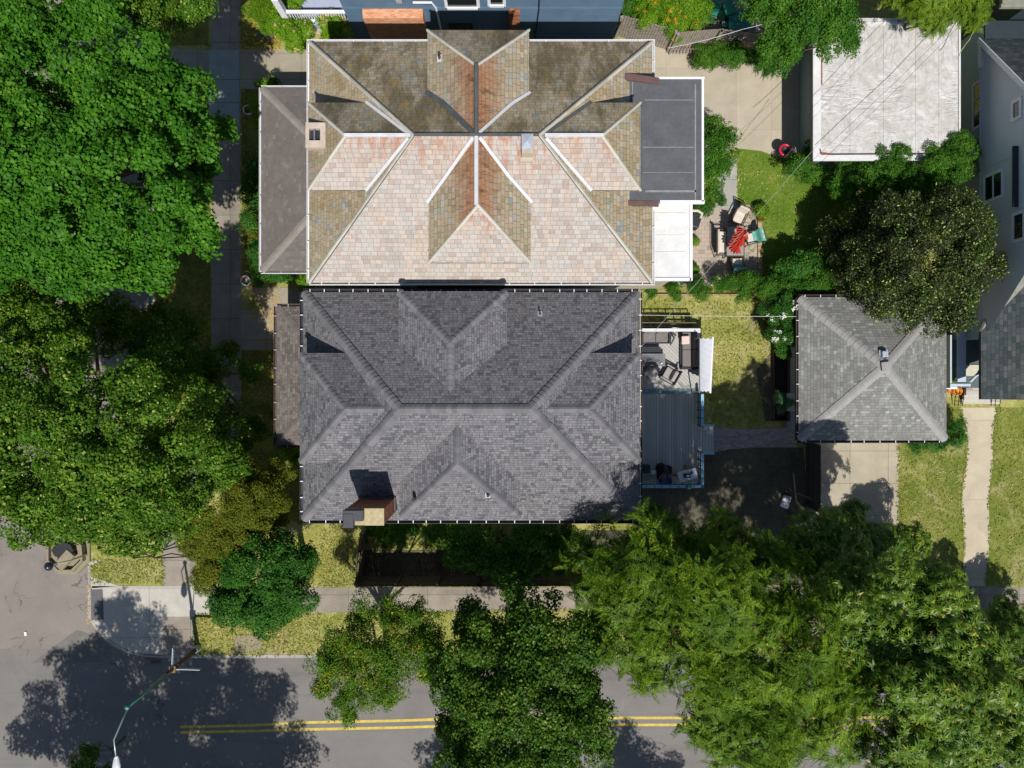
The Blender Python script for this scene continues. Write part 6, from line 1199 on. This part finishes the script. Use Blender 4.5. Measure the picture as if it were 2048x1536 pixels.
shrub('feathery green bush with magenta flowers by the yard corner', [(1530, 118, 22, 1.2), (1560, 110, 26, 1.5), (1545, 135, 16, .9), (1580, 95, 26, 1.8), (1510, 115, 14, .8)], 'feather', LM['fresh'], .22, seed=39, extra=[('flowers', 'small', FP, .09, 7)])
shrub('flowerbed plants between the rear addition and the flagstones', [(1400, 395, 14, .6), (1415, 412, 14, .5), (1398, 420, 12, .5), (1440, 400, 9, .4)], 'linden', LM['fresh'], .15, seed=40)
shrub('lime bush at the corner of the tan porch roof', [(532, 170, 14, 1.3), (514, 215, 15, 1.4), (516, 245, 12, 1.2)], 'linden', LM['lime'], .17, seed=41)
shrub('dark twiggy bush standing by the porch corner on the concrete walk', [(545, 165, 12, 1.2)], 'crab', LM['crab'], .16, seed=42)
shrub('deep green bush along the west porch of the slate roofed house', [(505, 360, 22, 1.6), (510, 400, 22, 1.6), (503, 440, 22, 1.5), (512, 340, 16, 1.4)], 'linden', LM['fresh'], .22, seed=43)
shrub('rounded green bush at the south corner of the porch', [(520, 510, 22, 1.4), (545, 545, 26, 1.2), (520, 545, 20, 1.1), (565, 555, 14, .9), (512, 490, 12, 1.0)], 'linden', LM['fresh'], .2, seed=44)
shrub('bronze leaved small bush against the porch side', [(512, 480, 13, 1.0), (505, 462, 9, .8)], 'crab', LM['gold'], .15, seed=45)
shrub('light green sprig bush in the gap between the two houses', [(610, 562, 12, 1.2)], 'broad', LM['lime'], .17, seed=46)
shrub('bright green patch bush by the south corner of the small porch', [(580, 905, 16, .7), (596, 915, 12, .5)], 'broad', LM['lime'], .15, seed=47)
shrub('low green bush below the chimney in the fenced garden', [(770, 1062, 24, .8), (800, 1066, 22, .8), (745, 1060, 14, .7), (830, 1058, 14, .7)], 'linden', LM['vine'], .17, seed=48)
shrub('fern like green plant against the south wall of the grey shingled house', [(885, 1060, 24, 1.1), (865, 1068, 15, .8), (905, 1075, 15, .8)], 'feather', LM['vine'], .3, seed=49)
tree('garden_tree', 'young green tree crowding the fenced garden beneath the eaves', 'tree', [(940, 1080, 42, 3.4), (1000, 1085, 50, 3.6), (1050, 1080, 50, 3.6), (980, 1130, 45, 3.2), (1040, 1140, 40, 3), (920, 1110, 28, 2.8), (1100, 1080, 32, 3.0), (1020, 1170, 26, 2.6)], 'broad', LM['vine'], .26, .28, seed=50, tr=.08, thin=.1)
shrub('yellow green bush at the corner of the house and the fenced garden', [(1120, 1105, 24, 1.8), (1090, 1130, 20, 1.6), (1140, 1070, 20, 1.6)], 'linden', LM['birch'], .2, seed=51)
tree('hemlock_tree', 'soft dark green evergreen at the house corner by the deck', 'tree', [(1305, 1040, 34, 5.0), (1285, 1085, 34, 5.0), (1330, 1085, 36, 5.2)], 'feather', LM['fresh'], .34, .3, seed=52, tr=.1)
shrub('spreading juniper around the south east corner of the grey garage', [(1905, 850, 16, .7), (1900, 880, 16, .8), (1870, 886, 16, .7), (1825, 888, 16, .6), (1845, 884, 14, .6), (1915, 870, 12, .5)], 'feather', LM['fresh'], .22, seed=53)
shrub('small fern beside the curved porch of the clapboard house', [(1900, 760, 9, .5), (1899, 735, 6, .5)], 'feather', LM['lime'], .15, seed=54)
tree('shrub', 'leafy twigs poking up at the near kerb below the street lamp arm', 'bush', [(182, 1500, 16, 2.5), (170, 1530, 26, 2.8), (200, 1545, 28, 2.6)], 'linden', LM['linden'], .24, .3, seed=55, tr=.05)
# trees across the road, whose shade falls on the asphalt
def shadow_tree(label, cu, cv, r, z, seed, kind='linden'):
    """crown placed so its shade falls round ground point (cu, cv)"""
    hsh = z / math.tan(R(SUN_EL)); gx = wx(cu) - math.sin(R(SUN_AZ)) * -1 * hsh * 1.0; gy = wy(cv) - hsh * math.cos(R(SUN_AZ - 180)) 
    return gx, gy
def across(label, blobs, seed, mat='linden', **kw):
    """blobs: shade centre (u,v) on the road, radius in px, crown height"""
    out = []
    for (u, v, r, z) in blobs:
        hs = z / math.tan(R(SUN_EL)); x = wx(u, ZR) + math.sin(R(SUN_AZ)) * hs; y = wy(v, ZR) + math.cos(R(SUN_AZ)) * hs
        out.append((x * F / (H - z) + 1024, 768 - y * F / (H - z), r * F / H / (F / (H - z)) * (F / (H - z)) / (F / H) * (H / (H - z)), z))
    return tree('roadside_tree', label, 'tree', out, 'linden', LM[mat], .4, .44, seed=seed, tr=.2, jit=.2, **kw)
across('tall tree across the road from the pavement corner', [(180, 1440, 110, 9), (300, 1400, 105, 10), (430, 1450, 120, 10), (520, 1420, 70, 8.5), (90, 1480, 55, 8), (250, 1500, 120, 9.5), (560, 1510, 60, 8), (300, 1580, 150, 10), (480, 1560, 110, 9), (215, 1225, 22, 11), (250, 1225, 34, 11.4), (300, 1270, 50, 10.6), (240, 1275, 45, 10.4), (205, 1320, 50, 10), (160, 1350, 40, 9.5), (400, 1340, 40, 9.6)], 61)
across('tree across the road opposite the birch', [(930, 1500, 50, 8), (900, 1540, 55, 8), (960, 1590, 80, 8.5)], 62)
across('tree across the road beyond the dark linden', [(1250, 1540, 60, 8), (1300, 1570, 60, 8.5), (1220, 1600, 70, 8)], 63)
# loose yellow leaves along the walk and verge: nobody could count them
rng = np.random.default_rng(77); Lp = []
for (u0, u1, v0, v1, n) in ((478, 490, 0, 560, 260), (484, 560, 0, 98, 330), (500, 560, 570, 640, 420), (535, 556, 620, 760, 260), (486, 520, 430, 560, 260), (484, 560, 93, 103, 160), (389, 640, 1228, 1308, 350), (600, 700, 1050, 1170, 250), (1798, 1815, 890, 1100, 60), (1800, 1850, 950, 1160, 50), (200, 330, 1240, 1316, 60), (174, 182, 1170, 1250, 60), (960, 1160, 1040, 1090, 60), (482, 600, 880, 1020, 200), (430, 478, 0, 100, 30)):
    for _ in range(n):
        x, y = P(rng.uniform(u0, u1), rng.uniform(v0, v1), 0)[:2]; a = rng.uniform(0, 6.28); d = np.array([math.cos(a), math.sin(a), rng.uniform(-.2, .2)])
        Lp.append(_kite(np.array([x, y, .034]), d, np.array([0, 0, 1.0]), rng.uniform(.05, .09), rng.uniform(.03, .06), .05, .05))
lr_ = MB(); 
for q in Lp: lr_.add(q, [[0, 1, 2, 3]])
fl_ = lr_.build('fallen_leaves', flat('dry_leaf', (.5, .33, .08, 1), .8, .3, 12), None); fl_['kind'] = 'stuff'
# grass tufts along edges of the dry lawns
rng = np.random.default_rng(5); Lp = []
for (u0, u1, v0, v1, n) in ((180, 324, 1118, 1166, 900), (1285, 1540, 600, 740, 2200), (1420, 1530, 740, 850, 700), (1800, 1922, 900, 1171, 1700), (1990, 2060, 815, 1171, 1200), (640, 712, 1060, 1168, 900), (392, 640, 1234, 1306, 1500), (640, 1200, 1232, 1306, 1500), (1480, 1640, 305, 540, 1300), (735, 1150, 1075, 1120, 700), (392, 430, 1115, 1168, 200)):
    for _ in range(n):
        u, v = rng.uniform(u0, u1), rng.uniform(v0, v1)
        if 1436 < u < 1476 and v < 420: continue
        x, y = P(u, v, 0)[:2]; a = rng.uniform(0, 6.28); d = np.array([math.cos(a), math.sin(a), rng.uniform(.3, 1.0)]); Lp.append(_kite(np.array([x, y, .0]), d, np.array([-d[0], -d[1], 1.0]), rng.uniform(.08, .16), rng.uniform(.03, .06), .1, .05))
for (p, q, n) in (((1797, 884), (1797, 1171), 260), ((326, 1116), (326, 1170), 60), ((640, 1171), (392, 1171), 60), ((640, 1229), (392, 1231), 220), ((712, 1229), (1150, 1219), 300), ((392, 1308), (1300, 1308), 420), ((390, 1232), (390, 1310), 80), ((483, 0), (483, 95), 90), ((487, 180), (487, 570), 200), ((640, 1169), (712, 1169), 60), ((1476, 300), (1476, 418), 70), ((1526, 432), (1526, 560), 90)):
    for _ in range(n):
        t_ = rng.uniform(0, 1); x, y = P(p[0] + (q[0] - p[0]) * t_ + rng.normal(0, 1.4), p[1] + (q[1] - p[1]) * t_ + rng.normal(0, 1.4), 0)[:2]; a = rng.uniform(0, 6.28); d = np.array([math.cos(a), math.sin(a), rng.uniform(.2, .9)]); Lp.append(_kite(np.array([x, y, .0]), d, np.array([-d[0], -d[1], 1.0]), rng.uniform(.09, .2), rng.uniform(.03, .07), .1, .05))
for side in (wl, wr):
    for i in range(len(side) - 1):
        for _ in range(45):
            t_ = rng.uniform(0, 1); x, y = P(side[i][0] + (side[i + 1][0] - side[i][0]) * t_ + rng.normal(0, 1.2), side[i][1] + (side[i + 1][1] - side[i][1]) * t_, 0)[:2]; a = rng.uniform(0, 6.28); d = np.array([math.cos(a), math.sin(a), .5]); Lp.append(_kite(np.array([x, y, .0]), d, np.array([-d[0], -d[1], 1.0]), rng.uniform(.08, .17), rng.uniform(.03, .06), .1, .05))
gt = MB()
for q in Lp: gt.add(q, [[0, 1, 2, 3]])
gg = gt.build('grass_tufts', leafmat('grass_blade', (.12, .16, .025, 1), (.25, .27, .06, 1), hi=(.52, .48, .24, 1), trans=.1), None); gg['kind'] = 'stuff'
